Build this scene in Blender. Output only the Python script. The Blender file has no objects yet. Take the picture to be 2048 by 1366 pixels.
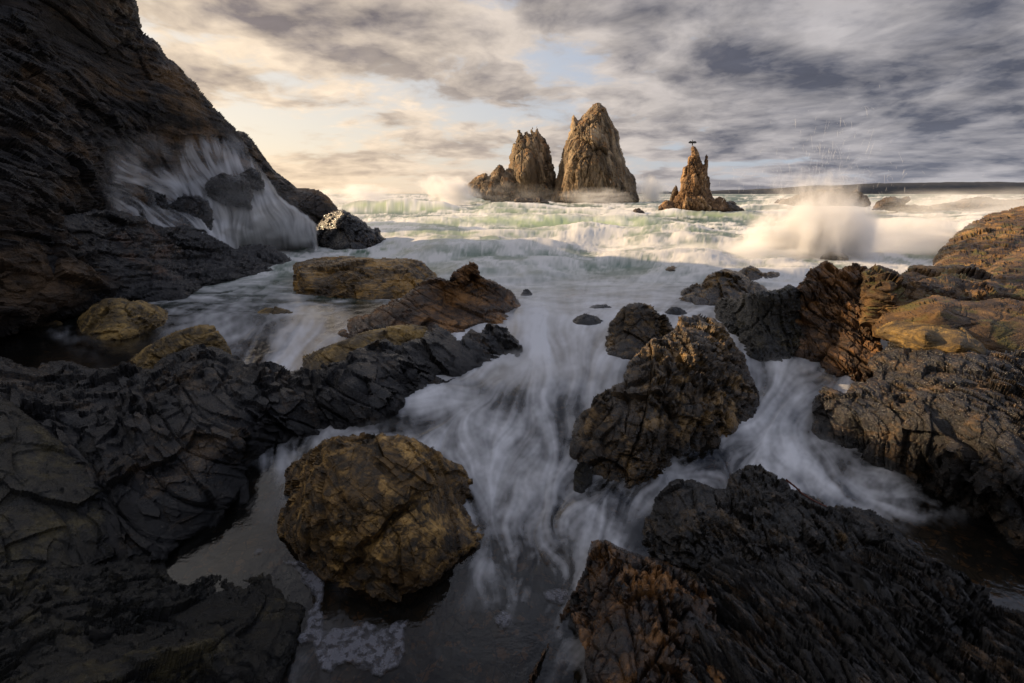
import bpy, math
import numpy as np
from math import radians, sin, cos, tan, pi

# ------------------------------------------------------------------ camera
SC = bpy.context.scene
FPX = 910.0
PITCH = radians(18.0)
CAMZ = 3.2
cam_d = bpy.data.cameras.new('camera')
cam_d.sensor_width = 36.0
cam_d.lens = 36.0 * FPX / 2048.0
cam_d.clip_start = 0.05
cam_d.clip_end = 60000.0
cam = bpy.data.objects.new('camera', cam_d)
SC.collection.objects.link(cam)
cam.location = (0, 0, CAMZ)
cam.rotation_euler = (pi / 2 - PITCH, 0, 0)
SC.camera = cam

# ------------------------------------------------------------------ light
SUN_AZ = radians(-70.0)      # measured from +Y (the view direction), negative = left
SUN_EL = radians(18.5)
sun_d = bpy.data.lights.new('sun', 'SUN')
sun_d.energy = 5.0
sun_d.angle = radians(0.6)
sun_d.color = (1.0, 0.72, 0.42)
sun = bpy.data.objects.new('sun', sun_d)
SC.collection.objects.link(sun)
sun.rotation_euler = (pi / 2 - SUN_EL, 0, pi - SUN_AZ)

SC.view_settings.view_transform = 'Standard'
SC.view_settings.look = 'None'
SC.view_settings.gamma = 1.0
SC.view_settings.exposure = 0.80
SC.cycles.use_denoising = True
SC.cycles.max_bounces = 8
SC.cycles.diffuse_bounces = 3
SC.cycles.glossy_bounces = 2
SC.cycles.transmission_bounces = 3
SC.cycles.volume_bounces = 4
SC.cycles.transparent_max_bounces = 24
SC.cycles.volume_step_rate = 2.0
SC.cycles.volume_max_steps = 128


class NT:
    """small helper to write node trees as expressions"""
    def __init__(s, tree):
        s.t = tree; s.n = tree.nodes; s.l = tree.links; s.n.clear()
    def node(s, typ, props=None, **ins):
        nd = s.n.new(typ)
        for k, v in (props or {}).items(): setattr(nd, k, v)
        for k, v in ins.items():
            key = k.replace('_', ' ')
            if k.startswith('i') and k[1:].isdigit(): key = int(k[1:])
            s.put(nd.inputs[key], v)
        return nd
    def put(s, sock, v):
        if isinstance(v, bpy.types.NodeSocket): s.l.new(v, sock)
        elif isinstance(v, bpy.types.Node): s.l.new(v.outputs[0], sock)
        else: sock.default_value = v
    def m(s, op, a, b=0.0, c=0.0, clamp=False):
        nd = s.n.new('ShaderNodeMath'); nd.operation = op; nd.use_clamp = clamp
        for i, v in enumerate((a, b, c)): s.put(nd.inputs[i], v)
        return nd.outputs[0]
    def vm(s, op, a, b=(0, 0, 0), scale=None):
        nd = s.n.new('ShaderNodeVectorMath'); nd.operation = op
        s.put(nd.inputs[0], a); s.put(nd.inputs[1], b)
        if scale is not None: s.put(nd.inputs['Scale'], scale)
        return nd.outputs['Value'] if op in ('DOT_PRODUCT', 'LENGTH') else nd.outputs[0]
    def mix(s, f, a, b, blend='MIX'):
        nd = s.n.new('ShaderNodeMix'); nd.data_type = 'RGBA'; nd.blend_type = blend
        s.put(nd.inputs[0], f)
        for k, v in ((6, a), (7, b)):
            if isinstance(v, tuple) and len(v) == 3: v = (*v, 1)
            s.put(nd.inputs[k], v)
        return nd.outputs[2]
    def noise(s, vec, scale, detail=6, rough=0.55, dist=0.0, typ='FBM', dim='3D', w=None):
        nd = s.n.new('ShaderNodeTexNoise'); nd.noise_dimensions = dim
        nd.noise_type = typ
        if vec is not None: s.put(nd.inputs['Vector'], vec)
        if w is not None: s.put(nd.inputs['W'], w)
        s.put(nd.inputs['Scale'], scale); s.put(nd.inputs['Detail'], detail)
        s.put(nd.inputs['Roughness'], rough); s.put(nd.inputs['Distortion'], dist)
        return nd.outputs[0]
    def ss(s, v, a, b):
        nd = s.n.new('ShaderNodeMapRange'); nd.interpolation_type = 'SMOOTHSTEP'
        s.put(nd.inputs[0], v); s.put(nd.inputs[1], a); s.put(nd.inputs[2], b)
        return nd.outputs[0]
    def comb(s, x, y, z=0.0):
        nd = s.n.new('ShaderNodeCombineXYZ')
        for i, v in enumerate((x, y, z)): s.put(nd.inputs[i], v)
        return nd.outputs[0]


# ------------------------------------------------------------------ sky (world)
# cloud masses: where in the view, half widths (all turned into azimuth and elevation), strength
SKY_DARK = ((640, 30, 330, 75, .42), (1750, 190, 520, 75, .36), (1450, 150, 380, 60, .10), (1250, 20, 260, 50, .16), (900, 60, 150, 60, .20), (1900, 320, 260, 40, .26), (1480, 300, 160, 60, .20), (640, 345, 330, 14, .16), (1300, 60, 1400, 40, .05), (2150, 150, 300, 200, .3))
SKY_LIGHT = ((400, 180, 190, 110, .04), (560, 270, 220, 60, .06), (780, 190, 190, 60, .10), (1110, 110, 90, 70, .12), (1000, 130, 90, 60, .10), (1640, 90, 60, 40, .30), (1880, 60, 140, 60, .34), (1650, 322, 330, 9, .26), (1780, 348, 330, 9, .30), (1000, 20, 60, 25, .16), (960, 300, 300, 30, .16), (1560, 240, 160, 14, .12))
def azel(px, py):
    x = (px - 1024) / FPX; y = (683 - py) / FPX
    dx, dy, dz = x, cos(PITCH) + y * sin(PITCH), -sin(PITCH) + y * cos(PITCH)
    return math.degrees(math.atan2(dx, dy)), math.degrees(math.atan2(dz, math.hypot(dx, dy)))
def sky_patch(p):
    px, py, rx, ry, k = p; a, e = azel(px, py); a2, _ = azel(px + rx * (1 if px < 1024 else -1), py); _, e2 = azel(px, py - ry)
    return a, e, abs(a2 - a), abs(e2 - e), k
SKY_DARK = [sky_patch(p) for p in SKY_DARK]; SKY_LIGHT = [sky_patch(p) for p in SKY_LIGHT]
def build_world():
    w = bpy.data.worlds.new('World'); SC.world = w; w.use_nodes = True
    T = NT(w.node_tree)
    tc = T.node('ShaderNodeTexCoord').outputs['Generated']
    sep = T.node('ShaderNodeSeparateXYZ', None, i0=tc)
    X, Y, Z = sep.outputs
    zc = T.m('ADD', T.m('ABSOLUTE', Z), 0.17)
    u = T.m('DIVIDE', X, zc); v = T.m('DIVIDE', Y, zc)
    P = T.comb(T.m('MULTIPLY', u, 1.35), T.m('MULTIPLY', v, 1.35), 0.0)
    A = T.m('ARCTAN2', X, Y); E = T.m('ARCSINE', Z)
    def blob(az, el, raz, rel):
        # soft patch of sky round one direction (degrees)
        da = T.m('DIVIDE', T.m('SUBTRACT', A, radians(az)), radians(raz))
        de = T.m('DIVIDE', T.m('SUBTRACT', E, radians(el)), radians(rel))
        r2 = T.m('ADD', T.m('MULTIPLY', da, da), T.m('MULTIPLY', de, de))
        return T.m('EXPONENT', T.m('MULTIPLY', r2, -1.0))
    def blobs(L):
        t = None
        for az, el, ra, re, k in L:
            q = T.m('MULTIPLY', blob(az, el, ra, re), k); t = q if t is None else T.m('ADD', t, q)
        return t
    warp = T.noise(P, 1.0, 3, 0.5)
    Pw = T.vm('ADD', P, T.comb(T.m('MULTIPLY', warp, 0.5), T.m('MULTIPLY', warp, -0.4), 3.7))
    n1 = T.noise(Pw, 0.95, 8, 0.54)
    r1 = T.noise(Pw, 1.15, 8, 0.55)
    r2 = T.noise(T.vm('ADD', Pw, (-0.15, 0.20, 0.0)), 1.15, 8, 0.55)
    n3 = T.noise(T.vm('ADD', Pw, (9.3, 4.1, 5.0)), 0.5, 4, 0.5)
    n4 = T.noise(T.vm('ADD', Pw, (1.3, 7.1, 2.0)), 3.6, 8, 0.6)
    # cloud masses and brighter openings, where the photograph has them
    dark = blobs(SKY_DARK)
    light = blobs(SKY_LIGHT)
    dens = T.m('ADD', T.m('SUBTRACT', T.m('ADD', T.m('MULTIPLY', n1, 1.35), T.m('MULTIPLY', n3, 0.5)), light), dark)
    dens = T.m('ADD', dens, T.m('MULTIPLY', T.m('SUBTRACT', n4, 0.5), 0.55))
    dens = T.ss(dens, 0.62, 1.58)
    rel = T.m('ADD', 0.5, T.m('MULTIPLY', T.m('SUBTRACT', r1, r2), 4.2), clamp=True)
    # azimuth glow: 1 toward the low sun on the left, 0 on the right
    glow = T.ss(T.m('ADD', T.m('MULTIPLY', X, -1.0), T.m('MULTIPLY', Z, -0.6)), -0.70, 0.62)
    litc = T.mix(glow, (0.36, 0.34, 0.345), (0.74, 0.60, 0.445))
    drkc = T.mix(glow, (0.062, 0.067, 0.090), (0.175, 0.150, 0.150))
    fl = T.m('ADD', T.m('MULTIPLY', rel, 0.85), T.m('SUBTRACT', T.m('MULTIPLY', T.m('SUBTRACT', 1.0, dens), 0.95), 0.42), clamp=True)
    cloud = T.mix(fl, drkc, litc)
    cloud = T.vm('SCALE', cloud, scale=T.m('ADD', 0.62, T.m('MULTIPLY', n4, 0.78)))
    sky = T.node('ShaderNodeTexSky', {'sky_type': 'NISHITA', 'sun_disc': False, 'sun_elevation': SUN_EL, 'sun_rotation': SUN_AZ})
    skyc = T.mix(1.0, sky.outputs[0], (0.10, 0.10, 0.10), 'MULTIPLY')
    clear = T.mix(0.74, skyc, T.mix(glow, (0.30, 0.35, 0.46), (0.66, 0.58, 0.48)))
    cover = T.ss(dens, 0.0, 0.22)
    col = T.mix(cover, clear, cloud)
    # low warm band over the horizon
    band = T.m('EXPONENT', T.m('MULTIPLY', T.m('ABSOLUTE', Z), -11.0))
    bandc = T.mix(glow, (0.26, 0.27, 0.32), (0.76, 0.57, 0.37))
    col = T.mix(T.m('MULTIPLY', band, T.m('ADD', 0.35, T.m('MULTIPLY', glow, 0.45))), col, bandc)
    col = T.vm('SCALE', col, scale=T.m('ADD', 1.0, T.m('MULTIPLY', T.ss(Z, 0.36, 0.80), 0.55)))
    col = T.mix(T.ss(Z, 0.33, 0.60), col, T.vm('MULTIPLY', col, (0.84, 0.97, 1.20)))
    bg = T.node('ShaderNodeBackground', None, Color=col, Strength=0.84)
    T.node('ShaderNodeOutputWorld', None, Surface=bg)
build_world()

# ------------------------------------------------------------------ numpy noise
def H3(ix, iy, iz, s=0):
    h = (ix.astype(np.uint32) * np.uint32(374761393) + iy.astype(np.uint32) * np.uint32(668265263)
         + iz.astype(np.uint32) * np.uint32(2147483647 - 59) + np.uint32((s * 974634777 + 12345) & 0xffffffff))
    h = (h ^ (h >> np.uint32(13))) * np.uint32(1274126177)
    h = (h ^ (h >> np.uint32(16))) * np.uint32(2246822519)
    h = h ^ (h >> np.uint32(15))
    return h.astype(np.float32) * np.float32(1 / 4294967296.0)

def vn(p, s=0):
    """value noise 0..1, p is (...,3)"""
    f = np.floor(p); i = f.astype(np.int64); t = p - f; t = t * t * t * (t * (t * 6 - 15) + 10)
    x, y, z = i[..., 0], i[..., 1], i[..., 2]; a, b, c = t[..., 0], t[..., 1], t[..., 2]
    def L(q, r, k): return q + (r - q) * k
    r = []
    for dz in (0, 1):
        r.append(L(L(H3(x, y, z + dz, s), H3(x + 1, y, z + dz, s), a), L(H3(x, y + 1, z + dz, s), H3(x + 1, y + 1, z + dz, s), a), b))
    return L(r[0], r[1], c)

def fbm(p, o=4, s=0, g=0.5, lac=2.03, ridge=False):
    t = 0; a = 1.0; w = 0
    for k in range(o):
        n = vn(p, s + k * 7)
        if ridge: n = 1 - np.abs(2 * n - 1)
        t = t + a * n; w += a; a *= g; p = p * lac + 11.3
    return t / w

def voro(p, s=0, jit=0.9):
    """returns F1, F2, cell hash, facet height (every cell is a tilted plane)"""
    fac = np.zeros(p.shape[0], np.float32)
    i = np.floor(p).astype(np.int64); f1 = np.full(p.shape[0], 9.0, np.float32); f2 = f1.copy(); cid = np.zeros(p.shape[0], np.float32)
    for dx in (-1, 0, 1):
        for dy in (-1, 0, 1):
            for dz in (-1, 0, 1):
                x, y, z = i[:, 0] + dx, i[:, 1] + dy, i[:, 2] + dz
                hx = H3(x, y, z, s)
                qx = x + .5 + jit * (hx - .5) - p[:, 0]
                qy = y + .5 + jit * (H3(x, y, z, s + 1) - .5) - p[:, 1]
                qz = z + .5 + jit * (H3(x, y, z, s + 2) - .5) - p[:, 2]
                d = np.sqrt(qx * qx + qy * qy + qz * qz).astype(np.float32)
                nw = d < f1
                pl = -((hx - .5) * qx * 1.0 + (H3(x, y, z, s + 3) - .5) * qy + (H3(x, y, z, s + 4) - .5) * qz)
                fac = np.where(nw, pl, fac)
                f2 = np.where(nw, f1, np.minimum(f2, d)); cid = np.where(nw, hx, cid); f1 = np.where(nw, d, f1)
    return f1, f2, cid, fac

def sstep(x, a, b):
    t = np.clip((x - a) / (b - a), 0, 1); return t * t * (3 - 2 * t)

# ------------------------------------------------------------------ picture <-> place
SP, CP = sin(PITCH), cos(PITCH)
def dirs(px, py):
    px = np.asarray(px, float); py = np.asarray(py, float)
    x = (px - 1024.0) / FPX; y = (683.0 - py) / FPX
    return x, CP + y * SP, -SP + y * CP
def at(px, py, Y):
    dx, dy, dz = dirs(px, py); k = np.asarray(Y) / dy
    return np.stack([dx * k, dy * k, CAMZ + dz * k], -1)
POOL = -0.35
def WL(Y):
    """mean water level at distance Y: the near pools lie a step below the sea"""
    return POOL * (1 - sstep(np.asarray(Y, float), 4.4, 7.6))
def Yw(px, py):
    dx, dy, dz = dirs(px, py); s = np.maximum(-dz, 1e-4) / dy
    Y = CAMZ / s
    for _ in range(12): Y = 0.5 * Y + 0.5 * (CAMZ - WL(Y)) / s
    return np.minimum(Y, 6000.0)

def link(o): SC.collection.objects.link(o); return o
def mesh_obj(name, V, F, mats, parent=None, smooth=False, attrs=None):
    me = bpy.data.meshes.new(name)
    V = np.ascontiguousarray(V, np.float32); F = np.ascontiguousarray(F, np.int32)
    me.vertices.add(len(V)); me.vertices.foreach_set('co', V.ravel())
    k = F.shape[1]
    me.loops.add(F.size); me.loops.foreach_set('vertex_index', F.ravel())
    me.polygons.add(len(F)); me.polygons.foreach_set('loop_start', np.arange(0, F.size, k, dtype=np.int32))
    me.polygons.foreach_set('use_smooth', np.full(len(F), smooth))
    me.update(calc_edges=True)
    for n, a in (attrs or {}).items():
        at_ = me.attributes.new(n, 'FLOAT', 'POINT'); at_.data.foreach_set('value', np.ascontiguousarray(a, np.float32))
    for m in (mats if isinstance(mats, (list, tuple)) else [mats]): me.materials.append(m)
    o = bpy.data.objects.new(name, me); link(o)
    if parent: o.parent = parent
    return o
def tag(o, label=None, cat=None, group=None, kind=None):
    if label: o['label'] = label
    if cat: o['category'] = cat
    if group: o['group'] = group
    if kind: o['kind'] = kind
    return o

# ------------------------------------------------------------------ materials
def new_mat(name):
    m = bpy.data.materials.new(name); m.use_nodes = True
    return m, NT(m.node_tree)

def rock_mat(name, c_dark, c_mid, c_patch, size, rough=0.55, amount=0.5, strat=(0.3, 0.2, 1.0), spec=0.5, bump=0.5, streak=3.0, moss=None, veins=0.0, wetz=0.3):
    """size = metres of the main colour patches; strat stretches the streaks along the beds"""
    m, T = new_mat(name)
    p = T.node('ShaderNodeTexCoord').outputs['Object']
    g = T.node('ShaderNodeNewGeometry')
    sz = 1.0 / size
    rot = T.node('ShaderNodeMapping', {'vector_type': 'POINT'}, Vector=p)
    rot.inputs['Rotation'].default_value = strat
    rot.inputs['Scale'].default_value = (1, 1, streak)
    rp = rot.outputs[0]
    a = T.noise(p, 0.8 * sz, 5, 0.6, 0.4)
    b = T.noise(rp, 2.2 * sz, 8, 0.68, 0.6)
    c = T.noise(p, 9.0 * sz, 8, 0.7)
    f = T.m('ADD', T.m('MULTIPLY', a, 0.55), T.m('ADD', T.m('MULTIPLY', b, 0.4), T.m('MULTIPLY', c, 0.25)))
    f1 = T.ss(f, 0.72 - amount * 0.30, 0.86 - amount * 0.25)
    col = T.mix(T.ss(b, 0.35, 0.68), c_dark, c_mid)
    col = T.mix(f1, col, c_patch)  # brightest rock colour, in patches placed by noise
    col = T.mix(T.m('MULTIPLY', T.ss(c, 0.45, 0.75), 0.55), col, T.mix(1.0, col, (0.45, 0.42, 0.4), 'MULTIPLY'))
    col = T.mix(T.m('MULTIPLY', T.ss(T.noise(p, 22 * sz, 4, 0.7), 0.62, 0.75), 0.5), col, T.mix(0.5, c_patch, (0.30, 0.27, 0.22)))
    if moss:
        up = T.node('ShaderNodeSeparateXYZ', None, i0=g.outputs['Normal']).outputs[2]
        mk = T.m('MULTIPLY', T.ss(up, 0.1, 0.9), T.ss(T.noise(p, 3 * sz, 5, 0.6), 0.5, 0.62))
        col = T.mix(T.m('MULTIPLY', mk, 0.8), col, moss)
    if veins:
        vv = T.noise(rp, 1.6 * sz, 4, 0.55, 0.8)
        line = T.ss(T.m('ABSOLUTE', T.m('SUBTRACT', vv, 0.52)), 0.0045, 0.0)
        col = T.mix(T.m('MULTIPLY', line, T.m('MULTIPLY', T.ss(a, 0.5, 0.6), veins)), col, (0.22, 0.15, 0.085))
    h = T.m('ADD', T.m('MULTIPLY', T.noise(rp, 14 * sz, 8, 0.7), 1.0), T.m('MULTIPLY', T.noise(p, 40 * sz, 5, 0.7), 0.4))
    bm = T.node('ShaderNodeBump', None, Strength=bump, Distance=size * 0.05, Height=h)
    pz = T.node('ShaderNodeSeparateXYZ', None, i0=g.outputs['Position']).outputs[2]
    wet = T.ss(T.m('ADD', pz, T.m('MULTIPLY', T.m('SUBTRACT', a, 0.5), 0.9)), wetz, wetz - 0.35)
    col = T.mix(T.m('MULTIPLY', wet, 0.6), col, T.mix(1.0, col, (0.42, 0.40, 0.40), 'MULTIPLY'))
    rough = T.m('SUBTRACT', rough, T.m('MULTIPLY', wet, 0.16))
    ro = T.m('ADD', T.m('SUBTRACT', rough, 0.16), T.m('MULTIPLY', T.ss(T.noise(p, 5 * sz, 5, 0.65), 0.36, 0.60), 0.34))
    bs = T.node('ShaderNodeBsdfPrincipled', None, Base_Color=col, Roughness=T.m('MAXIMUM', ro, 0.16), Specular_IOR_Level=spec, Normal=bm)
    T.node('ShaderNodeOutputMaterial', None, Surface=bs)
    return m

M = {}
M['slate'] = rock_mat('dark_slate', (0.0050, 0.0052, 0.0068), (0.0150, 0.0130, 0.0125), (0.070, 0.042, 0.019), 0.6, 0.24, 0.34, (0.5, 0.5, 0.2), 0.4, veins=0.6, bump=0.9)
M['cliff'] = rock_mat('cliff_rock', (0.012, 0.0105, 0.011), (0.038, 0.028, 0.022), (0.15, 0.088, 0.040), 5.0, 0.55, 0.42, (0.2, 0.65, 0.2), 0.3, streak=3.5, wetz=1.0, bump=0.9)
M['foot'] = rock_mat('cliff_foot_rock', (0.0055, 0.0055, 0.0068), (0.014, 0.0115, 0.0115), (0.080, 0.036, 0.016), 1.8, 0.27, 0.28, (0.15, 0.2, 0.1), 0.5, veins=0.9, bump=0.9)
M['ochre'] = rock_mat('ochre_rock', (0.026, 0.016, 0.007), (0.135, 0.0767, 0.0207), (0.3105, 0.172, 0.039), 0.8, 0.5, 0.50, (0.1, 0.25, 0), 0.35, wetz=0.25, bump=0.9)
M['gold'] = rock_mat('golden_rock', (0.036, 0.024, 0.011), (0.169, 0.107, 0.0309), (0.351, 0.2229, 0.0663), 0.7, 0.5, 0.50, (0.1, 0.3, 0), 0.35, wetz=0.2, bump=0.9)
M['rust'] = rock_mat('rusty_rock', (0.020, 0.012, 0.008), (0.1105, 0.0548, 0.0199), (0.26, 0.1249, 0.0376), 0.8, 0.45, 0.48, (0.2, -0.5, 0), 0.4, bump=0.9)
M['boulder'] = rock_mat('boulder_rock', (0.017, 0.011, 0.0045), (0.1418, 0.0767, 0.0184), (0.459, 0.2712, 0.0803), 0.34, 0.5, 0.42, (0.4, -0.5, 0.3), 0.4, streak=1.6, bump=1.0, wetz=0.05)
M['knob'] = rock_mat('brown_rock', (0.010, 0.008, 0.006), (0.0616, 0.0367, 0.014), (0.231, 0.1401, 0.0486), 0.5, 0.32, 0.46, (0.2, 0.5, 0.2), 0.5, bump=0.9)
M['olive'] = rock_mat('olive_rock', (0.0050, 0.0050, 0.0045), (0.017, 0.0140, 0.0075), (0.062, 0.048, 0.018), 0.45, 0.26, 0.38, (0.1, 1.4, 0.2), 0.4, bump=1.0)
M['knob2'] = rock_mat('dark_knobbly_rock', (0.0060, 0.0058, 0.0055), (0.024, 0.017, 0.010), (0.13, 0.082, 0.034), 0.36, 0.26, 0.38, (0.2, 0.5, 0.2), 0.5, bump=0.9)
M['head'] = rock_mat('headland_rock', (0.030, 0.017, 0.009), (0.126, 0.0682, 0.0235), (0.288, 0.1646, 0.0561), 1.6, 0.5, 0.48, (0.1, -0.4, 0), 0.35, moss=(0.080, 0.072, 0.012), bump=0.9)
M['wall'] = rock_mat('dark_wall_rock', (0.0055, 0.0052, 0.0052), (0.022, 0.0155, 0.0100), (0.13, 0.080, 0.036), 0.42, 0.26, 0.38, (0.0, 1.5, 0.1), 0.55, bump=1.0)
M['strata'] = rock_mat('striated_slab', (0.0058, 0.0055, 0.0066), (0.020, 0.0160, 0.0130), (0.125, 0.072, 0.030), 0.33, 0.24, 0.36, (0.2, 1.45, 0.2), 0.55, streak=5, bump=0.9)
M['block'] = rock_mat('blocky_rock', (0.008, 0.0075, 0.0085), (0.065, 0.032, 0.012), (0.28, 0.130, 0.038), 0.42, 0.3, 0.46, (0.2, 1.2, 0.2), 0.5, streak=1.3, bump=0.8)
M['stack'] = rock_mat('sea_stack_rock', (0.060, 0.044, 0.028), (0.22, 0.158, 0.095), (0.45, 0.345, 0.22), 10.0, 0.75, 0.5, (0.1, 1.4, 0), 0.2, streak=0.3, bump=1.0, wetz=4, moss=(0.27, 0.13, 0.04))
M['spire'] = rock_mat('orange_stack_rock', (0.060, 0.036, 0.020), (0.24, 0.135, 0.062), (0.46, 0.31, 0.17), 2.6, 0.7, 0.5, (0.1, 1.4, 0), 0.2, streak=0.4, bump=1.0, wetz=1)
M['farrock'] = rock_mat('far_rock', (0.028, 0.020, 0.014), (0.085, 0.058, 0.036), (0.20, 0.14, 0.085), 5.0, 0.6, 0.5, (0.1, 0.5, 0), 0.3)

# ------------------------------------------------------------------ rocks
def rot3(rx, ry, rz):
    a, b, c = math.cos(rx), math.cos(ry), math.cos(rz); d, e, f = math.sin(rx), math.sin(ry), math.sin(rz)
    Rx = np.array([[1, 0, 0], [0, a, -d], [0, d, a]]); Ry = np.array([[b, 0, e], [0, 1, 0], [-e, 0, b]]); Rz = np.array([[c, -f, 0], [f, c, 0], [0, 0, 1]])
    return Rz @ Ry @ Rx

def poly_sd(P, poly):
    """signed distance, positive inside"""
    d = np.full(len(P), 1e9); ins = np.zeros(len(P), bool); n = len(poly)
    for i in range(n):
        a = poly[i]; b = poly[(i + 1) % n]; e = b - a; w = P - a
        t = np.clip((w @ e) / max(e @ e, 1e-9), 0, 1); q = w - t[:, None] * e
        d = np.minimum(d, np.hypot(q[:, 0], q[:, 1]))
        c = ((a[1] > P[:, 1]) != (b[1] > P[:, 1]))
        if abs(e[1]) > 1e-9:
            xs = a[0] + (P[:, 1] - a[1]) * e[0] / e[1]; ins ^= c & (P[:, 0] < xs)
    return np.where(ins, d, -d)

def ZY(p):
    """(px, py, 'z0.4') means: the point of that sight line 0.4 m above the sea"""
    if len(p) > 2 and isinstance(p[2], str):
        dx, dy, dz = dirs(p[0], p[1]); return (p[0], p[1], float((CAMZ - float(p[2][1:])) / -dz * dy))
    return p

ROCKS = {}
def rock(name, label, cat, mat, top, bot, extra=(), back=0.5, bulge=0.2, round_=60, thick=1.0, step=2.0, seed=1,
         jag=5.0, jagf=26.0, amp=0.05, ns=None, cell=(1, 1, 1), crot=(0.3, 0.3, 0), camp=1.0, crack=0.5, lay=0.0, rgh=1.0, layt=0.25, layrot=None,
         ext=26, group=None, parent=None, fade0=0.3, cuts=()):
    """A solid rock. top / bot: its outline as seen, left to right, with distances Y (bot without Y = where it meets the water).
    amp = relief in metres, ns = size in metres of the blocks, cell = block proportions, lay = relief of thin beds."""
    top = [ZY(p) for p in top]; bot = [ZY(p) for p in bot]; extra = [ZY(p) for p in extra]
    bw = [(p[0], p[1], p[2] if len(p) > 2 else float(Yw(p[0], p[1])), len(p) > 2) for p in bot]
    bw.sort(key=lambda q: q[0])
    bx = np.array([q[0] for q in bw]); bY = np.array([q[2] for q in bw])
    tp = [(p[0], p[1], p[2] if len(p) > 2 else float(np.interp(p[0], bx, bY)) + back) for p in top]
    ctrl = [(x, y, Y) for x, y, Y in tp] + [(q[0], q[1], q[2]) for q in bw] + list(extra)
    outl = [(x, y) for x, y, _ in tp]
    for q in reversed(bw):
        e = 0 if q[3] else ext
        outl.append((q[0], q[1] + e))
        if e: ctrl.append((q[0], q[1] + e, q[2] * 0.985))
    poly = np.array(outl, float)
    C = np.array(ctrl, float); inv = 1.0 / C[:, 2]
    n = len(C); D = np.hypot(C[:, None, 0] - C[None, :, 0], C[:, None, 1] - C[None, :, 1]) / 100.0
    A = np.zeros((n + 3, n + 3)); A[:n, :n] = D - np.eye(n) * 0.05; A[:n, n] = 1; A[:n, n + 1:] = C[:, :2] / 100; A[n:, :n] = A[:n, n:].T
    sol = np.linalg.lstsq(A, np.r_[inv, 0, 0, 0], rcond=None)[0]
    x0, y0 = poly.min(0) - 8; x1, y1 = poly.max(0) + 8
    gx = np.arange(x0, x1, step); gy = np.arange(y0, y1, step); nx, ny = len(gx), len(gy)
    PX, PY = np.meshgrid(gx, gy); P = np.stack([PX.ravel(), PY.ravel()], 1)
    sd = poly_sd(P, poly)
    p3 = np.stack([P[:, 0] / jagf, P[:, 1] / jagf, np.full(len(P), seed * 3.1)], 1)
    jn = (fbm(p3, 4, seed, 0.6) - 0.5) * 2 * jag
    s2 = sd + jn
    inside = s2 > 0
    q = inside.reshape(ny, nx)
    cellin = q[:-1, :-1] & q[1:, :-1] & q[:-1, 1:] & q[1:, 1:]
    use = np.zeros((ny, nx), bool); use[:-1, :-1] |= cellin; use[1:, :-1] |= cellin; use[:-1, 1:] |= cellin; use[1:, 1:] |= cellin
    # boundary vertices: used but next to an unused cell
    cnt = np.zeros((ny, nx), int); cnt[:-1, :-1] += cellin; cnt[1:, :-1] += cellin; cnt[:-1, 1:] += cellin; cnt[1:, 1:] += cellin
    edge = (cnt < 4)
    idx = -np.ones(ny * nx, int); sel = np.flatnonzero(use.ravel()); idx[sel] = np.arange(len(sel))
    px, py = P[sel, 0], P[sel, 1]; s2 = np.maximum(s2[sel], 0); N = len(sel); ed = edge.ravel()[sel]
    val = np.zeros(N)
    for k in range(0, N, 60000):
        a, b = px[k:k + 60000], py[k:k + 60000]
        r = np.hypot(a[:, None] - C[None, :, 0], b[:, None] - C[None, :, 1]) / 100
        val[k:k + 60000] = r @ sol[:n] + sol[n] + (a * sol[n + 1] + b * sol[n + 2]) / 100
    Y = 1.0 / np.clip(val, 0.3 / C[:, 2].max(), 1.6 / C[:, 2].min())
    Ym = float(np.median(Y))
    if ns is None: ns = Ym * 0.05
    prof = np.sqrt(np.clip(1 - (1 - np.clip(s2 / round_, 0, 1)) ** 2, 0, 1))
    Y = Y + bulge * 0.5 - bulge * prof
    V0 = at(px, py, Y)
    # smooth-surface normals
    G = np.full((ny * nx, 3), np.nan); G[sel] = V0; G = G.reshape(ny, nx, 3)
    def grad(ax):
        g = np.full_like(G, np.nan)
        if ax == 1:
            g[:, 1:-1] = G[:, 2:] - G[:, :-2]; m = np.isnan(g[..., 0]); g2 = np.full_like(G, np.nan); g2[:, :-1] = G[:, 1:] - G[:, :-1]; g[m] = g2[m]
            m = np.isnan(g[..., 0]); g2[:] = np.nan; g2[:, 1:] = G[:, 1:] - G[:, :-1]; g[m] = g2[m]
        else:
            g[1:-1] = G[2:] - G[:-2]; m = np.isnan(g[..., 0]); g2 = np.full_like(G, np.nan); g2[:-1] = G[1:] - G[:-1]; g[m] = g2[m]
            m = np.isnan(g[..., 0]); g2[:] = np.nan; g2[1:] = G[1:] - G[:-1]; g[m] = g2[m]
        return g
    nr = np.cross(grad(0), grad(1)).reshape(-1, 3)[sel]
    nr = np.nan_to_num(nr); nl = np.linalg.norm(nr, axis=1, keepdims=True); nr = nr / np.maximum(nl, 1e-9)
    view = V0 - np.array([0, 0, CAMZ]); view /= np.linalg.norm(view, axis=1, keepdims=True)
    fl = (nr * view).sum(1) > 0; nr[fl] *= -1
    nr = nr * 0.75 - view * 0.35; nr /= np.linalg.norm(nr, axis=1, keepdims=True)
    # relief
    R = rot3(*crot); p = V0 / ns
    wv = np.stack([fbm(p * 0.6 + k * 17.7, 3, seed + 20 + k) - 0.5 for k in range(3)], 1)
    pw = p + wv * 0.32
    pc = (pw @ R.T) / (1.3 * np.array(cell))
    f1, f2, ch, fa = voro(pc, seed + 3)
    f1b, f2b, chb, fb_ = voro(pc * 2.7 + 5, seed + 9)
    big = fbm(p * 0.45, 3, seed + 5) - 0.5
    rid = fbm(pw * 1.2, 6, seed + 6, 0.58, ridge=True) - 0.55
    blk = (ch - 0.5) * 1.1 + (chb - 0.5) * 0.45
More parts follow.
